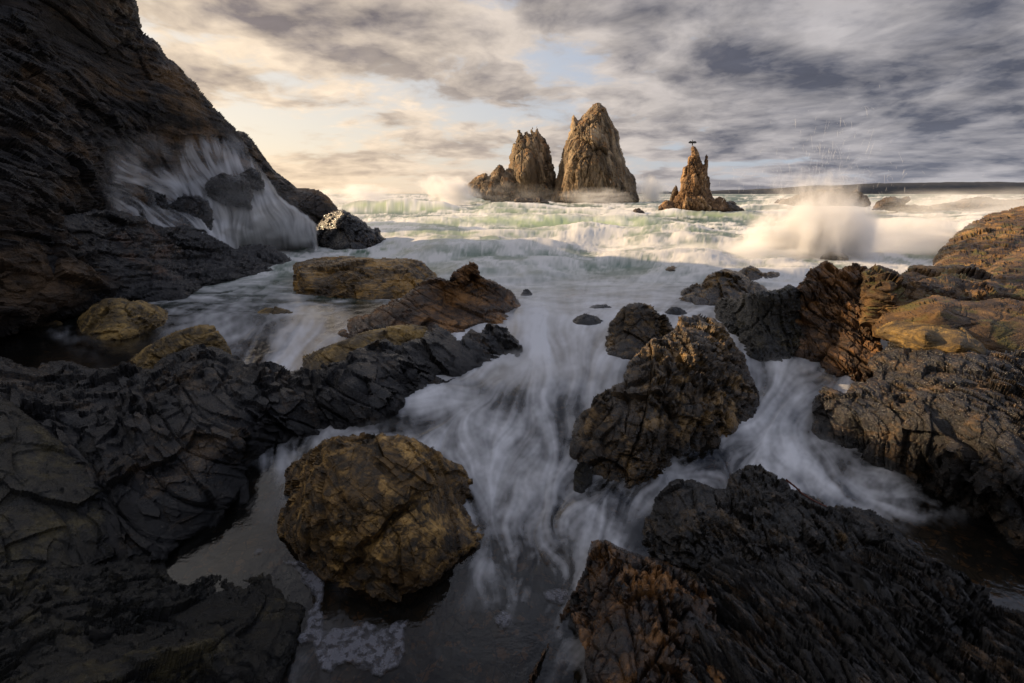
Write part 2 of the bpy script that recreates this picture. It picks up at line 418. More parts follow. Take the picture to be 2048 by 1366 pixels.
    grv = np.clip(1 - (f2 - f1) / 0.16, 0, 1) ** 1.5 * 0.9 + np.clip(1 - (f2b - f1b) / 0.2, 0, 1) ** 1.5 * 0.35
    fine = fbm(pw * 6.0, 4, seed + 8, 0.6, ridge=True) - 0.55
    f1c, f2c, chc, fc = voro(pc * 6.5 + 2, seed + 13)
    mk = 0.22 + 1.15 * sstep(fbm(p * 0.8 + 31, 3, seed + 70), 0.38, 0.62)
    d = big * 1.5 + camp * (blk * 0.5 + fa * 1.3 + mk * (fb_ * 0.8 + fc * 0.6 + (chc - 0.5) * 0.12)) - crack * grv * 0.55 + rgh * mk * (rid * 0.34 + fine * 0.22)
    if lay:
        Rl = rot3(*(layrot or crot)); pl = (V0 / ns + wv * 0.28) @ Rl.T
        tt = pl[:, 2] / layt + 0.9 * (vn(pl * np.array([0.35, 0.35, 1.2]), seed + 31) - 0.5)
        ic = np.floor(tt); fr = tt - ic
        al = np.floor(pl[:, 0] * 1.5 + H3(ic.astype(int), ic.astype(int) * 0 + 3, ic.astype(int) * 0, seed) * 9)
        hh = H3(ic.astype(int), al.astype(int), ic.astype(int) * 0 + 7, seed + 1)
        hh2 = H3(ic.astype(int), ic.astype(int) * 0, ic.astype(int) * 0 + 9, seed + 2)
        t3 = pl[:, 2] / layt * 3.3 + wv[:, 0] * 2; i3 = np.floor(t3).astype(int)
        h3 = H3(i3, i3 * 0 + 5, i3 * 0, seed + 4)
        lay = lay * (0.25 + 1.1 * sstep(fbm(p * 0.55 + 3, 3, seed + 60), 0.32, 0.62))
        d = d + 0.62 * lay * ((hh - 0.5) * 1.3 + (hh2 - 0.5) * 1.0 + fr * 0.7 + (h3 - 0.5) * 0.55 - 0.8 * np.clip(1 - np.minimum(fr, 1 - fr) / 0.08, 0, 1))
    d = np.clip(d - np.median(d), -2.2, 2.2)
    fade = fade0 + (1 - fade0) * np.clip(s2 / (round_ * 0.5), 0, 1)
    V = V0 + nr * (d * amp * fade)[:, None]
    for (ax, ay, bx_, by_, wd, dp) in cuts:       # deep clefts
        a = np.array([ax, ay]); b = np.array([bx_, by_]); e = b - a; w = np.stack([px, py], 1) - a
        t = np.clip((w @ e) / (e @ e), 0, 1); wob = (fbm(p3[sel] * 1.3, 3, seed + 41) - 0.5) * 26
        r = np.hypot(w[:, 0] - t * e[0] + wob, w[:, 1] - t * e[1] + wob * 0.6)
        V = V + view * (dp * np.clip(1 - r / wd, 0, 1) ** 0.7 * np.sin(np.clip(t, 0.02, 0.98) * pi) ** 0.4)[:, None]
    # back half
    hz = view
    pb = np.sqrt(np.clip(1 - (1 - np.clip(s2 / (round_ * 1.3), 0, 1)) ** 2, 0, 1)); pb[ed] = 0
    B = V0 + hz * (amp * 1.8 + thick * pb)[:, None] + (fbm(p * 0.8, 4, seed + 50)[:, None] - 0.5) * nr * amp
    B[ed] = V[ed]
    cf = np.flatnonzero(cellin.ravel()); r_, c_ = np.divmod(cf, nx - 1); k0 = r_ * nx + c_
    F = np.stack([idx[k0], idx[k0 + nx], idx[k0 + nx + 1], idx[k0 + 1]], 1)
    Fb = F[:, ::-1] + N
    VV = np.vstack([V, B]); org = np.array([np.mean(V[:, 0]), np.mean(V[:, 1]), 0.0])
    o = mesh_obj(name, VV - org, np.vstack([F, Fb]), M[mat] if isinstance(mat, str) else mat, parent)
    o.location = org
    if parent is None: tag(o, label, cat, group)
    ROCKS[label] = (V, px, py)
    return o

# ------------------------------------------------------------------ the cliff on the left
rock('sea_cliff', 'tall dark rocky cliff rising on the left with water streaming down its lower face', 'cliff', 'cliff',
     top=[(-420, 40, 15.0), (-200, 45, 15.5), (-115, 50, 16.0), (-30, -70, 18.8), (120, -110, 21), (255, -120, 24.3), (275, 0, 25.0), (283, 60, 25.3), (310, 75, 25.6), (340, 115, 26.2), (385, 160, 26.8), (420, 200, 27.4), (455, 235, 28.1),  # crest outside the view cut low so sun reaches the right-hand rocks
          (480, 268, 28.7), (503, 310, 28.1), (530, 352, 27.4), (560, 395, 27.1), (600, 425, 26.8), (632, 445, 26.8)],
     bot=[(-420, 760, 8.2), (-100, 705, 9.2), (0, 680, 9.9), (200, 620, 12.5), (400, 560, 17.0), (480, 505), (560, 493), (636, 490)],
     extra=[(-200, 200, 13.0), (0, 0, 19.0), (0, 200, 15.0), (0, 400, 12.0), (100, 120, 19.5), (150, 330, 16.0), (140, 480, 13.5), (240, 300, 21.2), (235, 420, 19.5), (200, 200, 21.2), (300, 200, 23.7),
            (330, 320, 24.3), (400, 300, 26.2), (290, 350, 22.8), (270, 395, 20.9), (350, 380, 24.0), (330, 455, 22.2), (430, 360, 25.6), (430, 420, 24.6), (430, 480, 23.7), (500, 440, 25.3), (540, 400, 26.2)],
     bulge=1.2, round_=60, thick=7, step=2.5, seed=3, jag=7, jagf=40, amp=0.42, ns=2.4, cell=(0.6, 1.5, 0.45), crot=(0.25, 0.6, 0.3),
     lay=0.5, layt=0.28, layrot=(0.35, 0.75, 0.2), crack=0.35, camp=0.8, ext=10)
rock('cliff_ridge', 'farther ridge of the cliff sloping down behind the cascade to the open sea', 'ridge', 'cliff',
     top=[(440, 262, 42), (478, 262, 42), (498, 268, 42), (510, 285, 42), (524, 308, 43), (552, 342, 43), (580, 362, 43), (596, 376, 44), (614, 374, 44), (640, 380, 44), (662, 398, 45), (674, 412, 45), (690, 430, 45)],
     bot=[(440, 470, 36), (560, 470, 38), (640, 462), (696, 455)],
     bulge=2, round_=40, thick=6, step=1.6, seed=4, jag=4, jagf=22, amp=0.5, ns=2.4, cell=(0.6, 1.5, 0.8), crot=(0.2, 0.2, 0.1), lay=0.35, layt=0.35, layrot=(0.2, 1.2, 0), ext=6)
rock('rock_ledge', 'black low ledge at the foot of the cliff reaching out into the calm channel', 'rock', 'foot',
     top=[(-260, 500, 10.4), (-100, 470, 10.8), (0, 455, 11.6), (100, 430, 13), (170, 425, 14.2), (215, 418, 15.6), (245, 425, 16.4), (290, 440, 17.4), (330, 452, 18.3), (370, 449, 19.5), (405, 462, 20), (440, 476, 20.8), (470, 492, 21.6), (510, 489, 22.6), (540, 491, 23), (565, 503, 23), (586, 520, 22.8)],
     bot=[(-260, 680), (-100, 655), (0, 636), (80, 632), (160, 624), (240, 612), (300, 600), (370, 592), (400, 572), (460, 560), (500, 548), (540, 540), (588, 530)],
     extra=[(100, 560, 11.8), (0, 560, 10.8), (250, 520, 14.8), (380, 520, 18)],
     bulge=0.5, round_=30, thick=1.6, step=2.0, seed=5, jag=5, jagf=26, amp=0.24, ns=1.2, cell=(1.2, 1.0, 0.45), crot=(0.1, 0.25, 0.1), lay=0.6, layt=0.3, layrot=(0.15, 0.3, 0.1), crack=0.5)
rock('rock', 'dark knobbly boulder standing at the right foot of the waterfall', 'rock', 'slate',
     top=[(626, 462), (640, 440), (662, 424), (685, 420), (705, 428), (722, 440), (745, 455), (756, 452), (768, 470), (775, 484)],
     bot=[(622, 486), (660, 494), (700, 498), (740, 496), (778, 492)], back=1.5,
     bulge=1.2, round_=30, thick=2.5, step=1.6, seed=6, jag=4, jagf=20, amp=0.26, ns=1.1, crot=(0.3, 0.5, 0))
for lab, t, b, sd_ in (
    ('rounded dark boulder at the left side of the cascade on the cliff', [(262, 376, 21.6), (285, 364, 21.9), (308, 370, 21.9), (330, 392, 21.9)], [(262, 410, 21.2), (300, 424, 21.2), (338, 420, 21.2)], 11),
    ('rounded boulder low in the middle of the cascade with water pouring round it', [(338, 410, 22.2), (365, 394, 22.5), (400, 388, 22.7), (420, 402, 22.9), (432, 430, 22.9)], [(335, 446, 21.9), (380, 470, 22.1), (430, 470, 22.5)], 12),
    ('dark dome rock high in the cascade shedding thin streams', [(410, 368, 24.0), (425, 352, 24.3), (455, 348, 24.3), (488, 356, 24.6), (506, 385, 24.6)], [(410, 392, 23.7), (450, 412, 23.7), (506, 420, 24.0)], 13),
    ('uppermost round rock where the cascade spills off the cliff', [(478, 346, 25.3), (500, 334, 25.6), (522, 344, 25.6), (532, 368, 25.6)], [(478, 366, 25.0), (510, 380, 25.0), (534, 384, 25.0)], 14),
    ('small round rock above the left end of the cascade', [(240, 356, 21.4), (256, 346, 21.6), (274, 356, 21.6)], [(240, 372, 21.2), (276, 376, 21.2)], 15)):
    rock('boulder', lab, 'boulder', 'slate', top=t, bot=b, bulge=0.7, round_=16, thick=1.6, step=1.3, seed=sd_, jag=5, jagf=14, amp=0.24, fade0=.6, ns=0.8, crack=0.6, camp=1.3, ext=0, group='boulders in the cascade')

# unseen rock wall added left of and behind the viewer to shade the foreground
def add_shade_cliff():
    t = np.linspace(0, 1, 260); n = 60
    path = np.array([(-19.5, 15.5), (-22, 9), (-22, 0), (-19, -10), (-10, -17), (2, -20), (16, -19)]); tt = np.linspace(0, 1, len(path))
    cx = np.interp(t, tt, path[:, 0]); cy = np.interp(t, tt, path[:, 1]); tx = np.gradient(cx); ty = np.gradient(cy); l = np.hypot(tx, ty); ox, oy = -ty / l, tx / l
    if (ox[100] * cx[100] + oy[100] * cy[100]) < 0: ox, oy = -ox, -oy
    h = np.linspace(0, 1, n); S, Hh = np.meshgrid(t, h)
    prof = np.where(Hh < .6, Hh / .6, 1 - (Hh - .6) / .4); out = np.where(Hh < .6, -3.5 + 5 * Hh / .6, 1.5 + 10 * (Hh - .6) / .4)
    top = np.interp(t, [0, .06, .15, .4, .7, 1], [9.0, 10.6, 13.5, 13.5, 11, 6.5])[None]
    X = cx[None] + ox[None] * out; Yc = cy[None] + oy[None] * out; Z = prof * (top + 1.5) - 1.5
    V = np.stack([X, Yc, Z], -1).reshape(-1, 3)
    d = fbm(V / 3.0, 5, 7, ridge=True) - .5; _, _, c, f = voro(V / 2.4, 5)
    off = (d * 1.8 + f * 1.5); V[:, 0] -= off * np.tile(ox, n); V[:, 1] -= off * np.tile(oy, n); V[:, 2] += off * .3 * prof.ravel()
    cl = bpy.data.objects['sea_cliff']
    V -= np.array(cl.location)
    k = (np.arange(n - 1)[:, None] * 260 + np.arange(259)[None]).ravel()
    mesh_obj('added_shade_cliff', V, np.stack([k, k + 1, k + 261, k + 260], 1), M['cliff'], cl)
add_shade_cliff()

# ------------------------------------------------------------------ sea stacks and far rocks
rock('sea_stack', 'tallest sea stack with a blunt rounded summit standing in the middle of the bay', 'sea stack', 'stack',
     top=[(1104, 392, 186), (1114, 350, 186), (1120, 320, 186), (1128, 292, 186), (1140, 262, 187), (1142, 236, 187), (1148, 228, 187), (1156, 240, 187), (1166, 232, 188), (1178, 218, 188), (1192, 205, 188), (1202, 204, 188), (1212, 216, 188), (1222, 238, 188),
          (1236, 262, 188), (1240, 285, 188), (1250, 318, 187), (1260, 345, 187), (1271, 356, 186), (1274, 375, 185), (1279, 404, 184)],
     bot=[(1104, 406, 178), (1135, 408, 174), (1190, 409, 170), (1240, 408, 174), (1281, 407, 180)],
     extra=[(1170, 300, 176), (1150, 340, 172), (1195, 330, 174), (1160, 250, 184), (1235, 380, 178), (1150, 390, 170)],
     bulge=14, round_=52, thick=34, step=1.0, seed=21, jag=4, jagf=11, amp=1.7, fade0=0.12, ns=9, cell=(0.5, 0.55, 2.2), crot=(0.1, 0.12, 0.3), camp=1.0, crack=1.1, group='sea stacks in the bay',
     lay=0.35, layt=0.4, layrot=(0.1, 1.45, 0.2), ext=5)
rock('sea_stack', 'middle sea stack with a ragged toothed crown left of the tallest stack', 'sea stack', 'stack',
     top=[(1010, 385, 196), (1014, 345, 196), (1019, 318, 196), (1022, 300, 196), (1030, 285, 196), (1035, 262, 196), (1040, 260, 196), (1046, 272, 196), (1053, 262, 196), (1060, 266, 196), (1064, 252, 196), (1068, 262, 196), (1074, 250, 196), (1079, 264, 196), (1088, 276, 196), (1098, 288, 196),
          (1102, 310, 196), (1110, 340, 196), (1116, 372, 196), (1120, 396, 196)],
     bot=[(1006, 406, 186), (1060, 407, 184), (1120, 406, 188)],
     extra=[(1060, 320, 186), (1040, 350, 184), (1085, 360, 190)],
     bulge=9, round_=40, thick=24, step=1.0, seed=22, jag=5, jagf=9, amp=1.5, fade0=0.12, ns=8, cell=(0.5, 0.6, 2.2), crot=(0.1, 0.1, 0.3), camp=1.0, crack=1.1, group='sea stacks in the bay', lay=0.4, layt=0.4, layrot=(0.1, 1.5, 0.2), ext=5)
rock('rocky_shoulder', 'low craggy shoulder of rock stepping down to the sea left of the toothed stack', 'rock', 'stack',
     top=[(924, 374, 188), (940, 362, 188), (956, 350, 189), (972, 345, 189), (976, 352, 189), (986, 340, 190), (994, 328, 190), (1004, 330, 190), (1010, 342, 190), (1016, 336, 190), (1030, 350, 189), (1046, 372, 187), (1050, 394, 186)],
     bot=[(922, 380, 184), (950, 396, 180), (1000, 406, 178), (1052, 407, 180)],
     bulge=7, round_=26, thick=18, step=1.0, seed=23, jag=4, jagf=10, amp=1.3, fade0=0.12, ns=7, cell=(0.6, 0.6, 1.5), crot=(0.1, 0.5, 0.3), lay=0.3, layt=0.4, layrot=(0.1, 1.2, 0.2), ext=5)
rock('rock', 'low dark rocks awash in foam between the toothed stack and the tallest stack', 'rock', 'farrock',
     top=[(1028, 400, 150), (1038, 394, 150), (1052, 396, 150), (1066, 398, 150), (1080, 395, 150), (1096, 401, 150)],
     bot=[(1026, 408, 148), (1060, 410, 147), (1100, 408, 148)], bulge=3, round_=8, thick=6, step=0.9, seed=24, jag=2.5, jagf=8, amp=0.8, ns=4, ext=2)
rock('sea_stack', 'slender orange sea stack with a finger of rock beside its tip, bird on top', 'sea stack', 'spire',
     top=[(1340, 410, 84), (1348, 398, 84), (1356, 388, 85), (1361, 374, 85.5), (1360, 358, 86), (1364, 346, 86), (1366, 336, 86), (1374, 330, 86), (1376, 316, 86), (1382, 309, 86), (1382, 295, 86), (1386, 290, 86), (1392, 294, 86), (1399, 305, 86), (1401, 313, 86),
          (1405, 324, 86), (1407, 328, 86), (1409, 311, 86), (1413, 307, 86), (1417, 311, 86), (1417, 334, 86), (1416, 350, 86), (1421, 355, 85.5), (1420, 376, 85), (1424, 390, 84.5), (1432, 404, 84)],
     bot=[(1338, 420, 80), (1360, 427, 79), (1390, 428, 77.5), (1420, 426, 79), (1436, 420, 81)],
     extra=[(1385, 370, 82), (1375, 400, 79), (1400, 345, 84)],
     bulge=3.4, round_=20, thick=7, step=0.8, seed=25, jag=2.0, jagf=9, amp=0.55, fade0=0.15, ns=2.4, cell=(0.5, 0.6, 1.5), crot=(0.1, 0.2, 0.3), camp=1.2, crack=1.2, lay=0.4, layt=0.4, layrot=(0.1, 1.2, 0.2), ext=3, group='sea stacks in the bay')
rock('rock', 'low dark orange rocks heaped at the left foot of the slender stack', 'rock', 'spire',
     top=[(1318, 412, 82), (1328, 402, 82), (1336, 398, 82), (1344, 404, 82), (1352, 414, 82)], bot=[(1316, 420, 80), (1334, 424, 79), (1356, 424, 79)], bulge=1.2, round_=10, thick=3, step=0.8, seed=27, jag=2.5, jagf=8, amp=0.4, ns=2, ext=3)
rock('rock', 'low dark orange rocks heaped at the right foot of the slender stack', 'rock', 'spire',
     top=[(1420, 410, 81), (1430, 396, 81), (1440, 392, 81), (1450, 398, 81), (1458, 412, 81)], bot=[(1418, 426, 79), (1440, 425, 79), (1462, 422, 80)], bulge=1.2, round_=10, thick=3, step=0.8, seed=28, jag=2.5, jagf=8, amp=0.4, ns=2, ext=3)
rock('rock_pinnacle', 'thin dark pinnacle at the left foot of the slender orange stack', 'rock', 'farrock',
     top=[(1338, 400, 88), (1344, 382, 88), (1349, 372, 88), (1352, 368, 88), (1356, 374, 88), (1358, 390, 88)], bot=[(1336, 410, 88), (1360, 410, 88)],
     bulge=0.8, round_=8, thick=2, step=0.8, seed=26, jag=1.5, jagf=6, amp=0.3, ns=1.5, ext=0)
for lab, t, b, Yk, sd_ in (
    ('low brown rocks trailing off the right foot of the slender orange stack', [(1440, 408), (1458, 402), (1470, 408), (1486, 417), (1492, 424)], [(1440, 424), (1470, 426), (1494, 427)], 80, 31),
    ('small dark rock behind the trailing rocks of the slender stack', [(1452, 404), (1460, 400), (1470, 403), (1474, 408)], [(1452, 409), (1476, 410)], 110, 32),
    ('small rounded rock alone in the surf between the two largest stacks and the slender one', [(1264, 424), (1270, 418), (1278, 416), (1286, 420), (1291, 427)], [(1262, 430), (1292, 430)], 70, 33),
    ('dark sliver of rock just breaking the foam below the slender stack', [(1386, 457), (1400, 454), (1420, 455), (1434, 459)], [(1384, 462), (1436, 463)], 42, 34),
    ('broad dark reef behind the bursting wave on the right horizon', [(1556, 404), (1575, 396), (1600, 386), (1640, 378), (1680, 375), (1715, 379), (1735, 392), (1741, 408)], [(1556, 412), (1640, 415), (1742, 414)], 120, 35),
    ('small blocky rock just left of the broad reef', [(1548, 404), (1556, 398), (1572, 397), (1580, 405)], [(1546, 410), (1582, 411)], 128, 36),
    ('blocky brown reef right of the bursting wave', [(1745, 412), (1756, 402), (1772, 394), (1790, 391), (1800, 396), (1818, 392), (1822, 400), (1812, 408), (1834, 412)], [(1742, 420), (1790, 424), (1836, 420)], 92, 37),
    ('long low reef seen through blown spray near the right edge', [(1800, 414), (1830, 408), (1860, 410), (1900, 404), (1930, 396), (1960, 392), (2000, 400), (2060, 396), (2140, 400)], [(1800, 422), (1900, 424), (2140, 424)], 95, 38)):
    rock('rock', lab, 'rock', 'farrock', top=[(x, y, Yk * 1.03) for x, y in t], bot=[(x, y, Yk) for x, y in b], bulge=Yk * 0.02, round_=12, thick=Yk * 0.05, step=1.0, seed=sd_, jag=2.5, jagf=9,
         amp=Yk * 0.0065, ns=Yk * 0.03, cell=(1, 1, 0.8), crot=(0.2, 0.5, 0), lay=0.3, layt=0.4, ext=3)

# ------------------------------------------------------------------ rocks in the channel and the surf
rock('rock_slab', 'flat topped orange brown slab of rock beyond the calm channel', 'rock', 'ochre',
     top=[(587, 530), (594, 523), (625, 518), (658, 514), (700, 514), (731, 513), (760, 515), (790, 517), (820, 518), (838, 522), (858, 534), (884, 556), (886, 574)],
     bot=[(586, 580), (632, 588), (684, 593), (731, 597), (780, 599), (830, 596), (888, 590)], back=3.6,
     extra=[(600, 545, 15.4), (700, 540, 15.6), (800, 542, 15.6), (700, 570, 14.9)],
     bulge=0.3, round_=26, thick=2.0, step=2, seed=41, jag=3.5, jagf=30, amp=0.15, ns=0.9, cell=(1.6, 1, 0.7), crot=(0.1, 0.1, 0.1), lay=0.35, layt=0.3, layrot=(0.1, 0.12, 0), camp=1.2, crack=0.6)
rock('rock', 'pointed reddish brown rock with its peak toward the sea, left of centre', 'rock', 'rust',
     top=[(667, 656), (684, 643), (714, 630), (750, 620), (790, 600), (813, 587), (843, 569), (872, 559), (893, 560), (907, 542), (930, 532), (943, 524), (953, 532), (961, 549), (974, 557), (994, 560), (1006, 569), (1027, 585), (1042, 604)],
     bot=[(669, 676), (731, 674), (790, 668), (829, 664), (879, 667), (928, 662), (988, 652), (1027, 638), (1044, 622)], back=1.6,
     extra=[(943, 560, 13.2), (900, 600, 12.4), (980, 600, 12.6)],
     bulge=0.3, round_=24, thick=1.6, step=2, seed=42, jag=5, jagf=28, amp=0.18, fade0=.45, rgh=.7, ns=1.0, cell=(1.5, 0.9, 0.55), crot=(0.2, -0.55, 0.2), lay=0.45, layt=0.35, layrot=(0.2, -0.5, 0.1), camp=1.1, crack=0.6)
rock('rock_ledge', 'yellow brown ledge between the reddish pointed rock and the black ridge', 'rock', 'gold',
     top=[(576, 728), (600, 716), (625, 703), (655, 690), (684, 680), (715, 668), (750, 658), (785, 651), (813, 647), (849, 650), (880, 658)],
     bot=[(576, 738), (620, 745), (690, 748), (800, 720), (890, 700)], back=0.8,
     bulge=0.3, round_=30, thick=0.9, step=2, seed=43, jag=3.5, jagf=24, amp=0.10, ns=0.6, cell=(1.6, 0.9, 0.6), crot=(0.2, -0.4, 0.2), lay=0.35, layt=0.35, layrot=(0.2, -0.4, 0.1))
rock('boulder', 'mustard yellow boulder standing in the calm channel near the left edge', 'boulder', 'gold',
     top=[(152, 654), (160, 630), (176, 616), (192, 605), (212, 594), (242, 593), (262, 600), (282, 600), (314, 608), (334, 620), (343, 634)],
     bot=[(152, 666), (185, 674), (224, 676), (270, 668), (300, 658), (345, 642)], back=0.9,
     bulge=0.5, round_=45, thick=1.3, step=2, seed=44, jag=3.5, jagf=26, amp=0.11, ns=0.6, cell=(1.4, 1, 0.8), crot=(0.2, 0.3, 0.2), lay=0.2, layt=0.35, crack=0.35)
rock('rock', 'yellow brown rock poking up behind the black ridge on the left', 'rock', 'gold',
     top=[(240, 736), (262, 716), (282, 700), (320, 678), (348, 662), (380, 652), (404, 647), (428, 650), (440, 664), (455, 690), (470, 722)],
     bot=[(236, 742), (300, 748), (380, 752), (476, 744)], back=0.7,
     bulge=0.3, round_=36, thick=0.9, step=2, seed=45, jag=3.5, jagf=24, amp=0.10, ns=0.5, cell=(1.4, 1, 0.6), crot=(0.2, -0.4, 0.2), lay=0.3, layt=0.35)
for lab, mt, t, b, bk, sd_ in (
    ('low yellow rock barely breaking the water in front of the orange slab', 'gold', [(515, 622), (535, 614), (556, 612), (574, 618), (586, 624)], [(512, 628), (588, 628)], 0.3, 51),
    ('flat yellow rock awash left of the mustard boulder', 'gold', [(40, 640), (70, 634), (105, 636), (126, 646)], [(38, 652), (128, 652)], 0.3, 52),
    ('low brown rock awash at the left edge of the channel', 'gold', [(-60, 660), (-20, 650), (10, 652), (32, 662)], [(-60, 672), (36, 670)], 0.3, 53),
    ('small dark rock in the white water right of the pointed rock', 'slate', [(1040, 588), (1046, 578), (1056, 576), (1064, 584), (1068, 590)], [(1038, 594), (1070, 594)], 0.3, 54),
    ('tiny dark rock in the surf beyond the flat orange slab', 'slate', [(834, 482), (846, 475), (858, 475), (870, 482)], [(832, 486), (872, 486)], 0.4, 55),
    ('small dark rock breaking the stream in mid channel', 'slate', [(1144, 640), (1155, 630), (1172, 627), (1195, 632), (1212, 644)], [(1142, 650), (1180, 652), (1214, 650)], 0.4, 56),
    ('small smooth rock awash above the mid channel rock', 'slate', [(1176, 614), (1192, 609), (1212, 609), (1230, 616)], [(1174, 620), (1232, 620)], 0.3, 57),
    ('small dark rock under a sheet of foam before the knobbly brown rock', 'slate', [(1330, 622), (1345, 612), (1362, 614), (1376, 624)], [(1328, 630), (1378, 630)], 0.3, 58),
    ('misty brown rock half veiled by the breaking surf', 'knob', [(1322, 548), (1334, 534), (1346, 530), (1358, 536), (1366, 550)], [(1320, 556), (1368, 556)], 0.8, 59),
    ('low rock behind the knobbly rock, pale with mist on its left', 'knob', [(1472, 546), (1486, 534), (1500, 530), (1516, 536), (1527, 546), (1545, 543), (1560, 546), (1576, 562)], [(1470, 566), (1520, 570), (1578, 568)], 0.8, 60),
    ('brown rock showing faintly at the foot of the bursting wave', 'knob', [(1640, 512), (1656, 502), (1680, 500), (1698, 512)], [(1630, 520), (1704, 520)], 0.9, 61),
    ('fist sized dark rock at the lower left corner of the large brown rock', 'olive', [(1146, 948), (1154, 928), (1166, 920), (1176, 926), (1186, 946)], [(1146, 976), (1165, 982), (1184, 968)], 0.1, 63)):
    rock('rock', lab, 'rock', mt, top=t, bot=b, back=bk, bulge=bk * 0.4, round_=18, thick=bk + 0.2, step=1.6, seed=sd_, jag=2.5, jagf=16, amp=0.06 + bk * 0.05, ns=0.35 + bk * 0.3, crot=(0.2, 0.5, 0), ext=24)

# ------------------------------------------------------------------ right-hand rocks
rock('rock', 'knobbly brown rock at the edge of the surf left of the columnar rocks', 'rock', 'knob',
     top=[(1348, 592), (1367, 578), (1390, 568), (1404, 564), (1416, 550), (1430, 542), (1450, 537), (1479, 545), (1500, 555), (1515, 568), (1532, 580)],
     bot=[(1346, 600), (1392, 609), (1454, 612), (1534, 604)], back=1.6,
     bulge=0.3, round_=20, thick=1.6, step=1.8, seed=71, jag=5, jagf=24, amp=0.2, camp=1.5, fade0=.45, rgh=.7, ns=0.9, crot=(0.2, 0.5, 0.2))
rock('rock', 'brown conical rock behind the large brown rock at centre right', 'rock', 'knob',
     top=[(1211, 668), (1216, 648), (1226, 634), (1246, 612), (1262, 606), (1285, 601), (1308, 611), (1320, 626), (1336, 636), (1345, 655), (1350, 690)],
     bot=[(1211, 706), (1250, 716), (1300, 712), (1352, 700)], back=0.9,
     bulge=0.2, round_=22, thick=1.2, step=1.8, seed=72, jag=5, jagf=24, amp=0.15, camp=1.5, fade0=.45, rgh=.6, ns=0.7, crot=(0.2, 0.7, 0.2), lay=0.3, layt=0.4)
rock('headland', 'high rust brown headland rock filling the far right edge', 'rock', 'head',
     top=[(1862, 528, 22.5), (1868, 508, 23), (1884, 492, 24), (1899, 478, 25), (1918, 462, 26), (1936, 448, 27), (1981, 428, 28), (2010, 422, 28), (2034, 416, 28), (2060, 408, 28), (2140, 392, 28), (2240, 380, 28)],
     bot=[(1862, 545, 20), (1961, 556, 18), (2060, 570, 17), (2240, 600, 15)],
     extra=[(1960, 490, 23), (2060, 480, 23)],
     bulge=1.2, round_=60, thick=4, step=2, seed=73, jag=5, jagf=30, amp=0.24, ns=1.9, cell=(1.6, 1, 0.6), crot=(0.2, -0.5, 0.2), lay=0.3, layt=0.3, layrot=(0.2, -0.45, 0.2), crack=0.35)
rock('rock', 'smooth brown outcrop at the right edge below the headland', 'rock', 'head',
     top=[(1956, 560, 15.6), (1966, 545, 16), (1992, 520, 17), (2026, 502, 18), (2060, 490, 18.6), (2240, 470, 19)],
     bot=[(1955, 578, 14.6), (1995, 590, 14), (2050, 605, 13.4), (2240, 640, 12.4)],
     bulge=0.8, round_=40, thick=3, step=2, seed=74, jag=4, jagf=30, amp=0.14, ns=1.4, cell=(1.6, 1, 0.8), crot=(0.2, -0.5, 0.2), lay=0.15, crack=0.25)
rock('rock_shelf', 'moss topped brown rock shelf stepping back from the columnar rock', 'rock', 'head',
     top=[(1725, 545, 'z1.6'), (1745, 533, 'z1.6'), (1771, 536, 'z1.6'), (1802, 546, 'z1.5'), (1820, 534, 'z1.6'), (1840, 530, 'z1.6'), (1863, 532, 'z1.5'), (1890, 532, 'z1.5'), (1915, 529, 'z1.5'), (1945, 534, 'z1.4'), (1975, 548, 'z1.4'), (2010, 565, 'z1.4'), (2240, 580, 'z1.4')],
     bot=[(1725, 670, 'z0.6'), (1790, 660, 'z0.7'), (1850, 650, 'z0.8'), (1960, 645, 'z0.8'), (2240, 665, 'z0.8')],
     extra=[(1770, 575, 'z1.45'), (1800, 600, 'z1.2'), (1850, 575, 'z1.4'), (1900, 580, 'z1.4'), (1960, 590, 'z1.3'), (1760, 620, 'z1.0')],
     bulge=0.3, round_=26, thick=1.6, step=2, seed=75, jag=4, jagf=24, amp=0.17, ns=0.8, cell=(1.5, 1, 0.5), crot=(0.1, 0.15, 0.2), lay=0.5, layt=0.35, layrot=(0.1, 0.12, 0.2), crack=0.6, camp=1.2)
rock('rock', 'broad brown dome of rock behind the pale slab', 'rock', 'head',
     top=[(1742, 650, 'z0.9'), (1765, 630, 'z1.05'), (1800, 612, 'z1.2'), (1835, 598, 'z1.3'), (1862, 590, 'z1.35'), (1890, 592, 'z1.35'), (1920, 600, 'z1.35'), (1950, 602, 'z1.35'), (1990, 595, 'z1.4'), (2048, 600, 'z1.4'), (2240, 610, 'z1.4')],
     bot=[(1742, 675, 'z0.6'), (1850, 695, 'z0.7'), (1990, 720, 'z0.7'), (2240, 740, 'z0.7')],
     extra=[(1880, 625, 'z1.3'), (1980, 650, 'z1.15'), (2050, 660, 'z1.1')],
     bulge=0.25, round_=36, thick=1.4, step=2, seed=76, jag=3, jagf=30, amp=0.09, ns=0.7, cell=(1.8, 1.2, 0.6), crot=(0.2, 0.3, 0.2), lay=0.2, crack=0.3, camp=0.7)
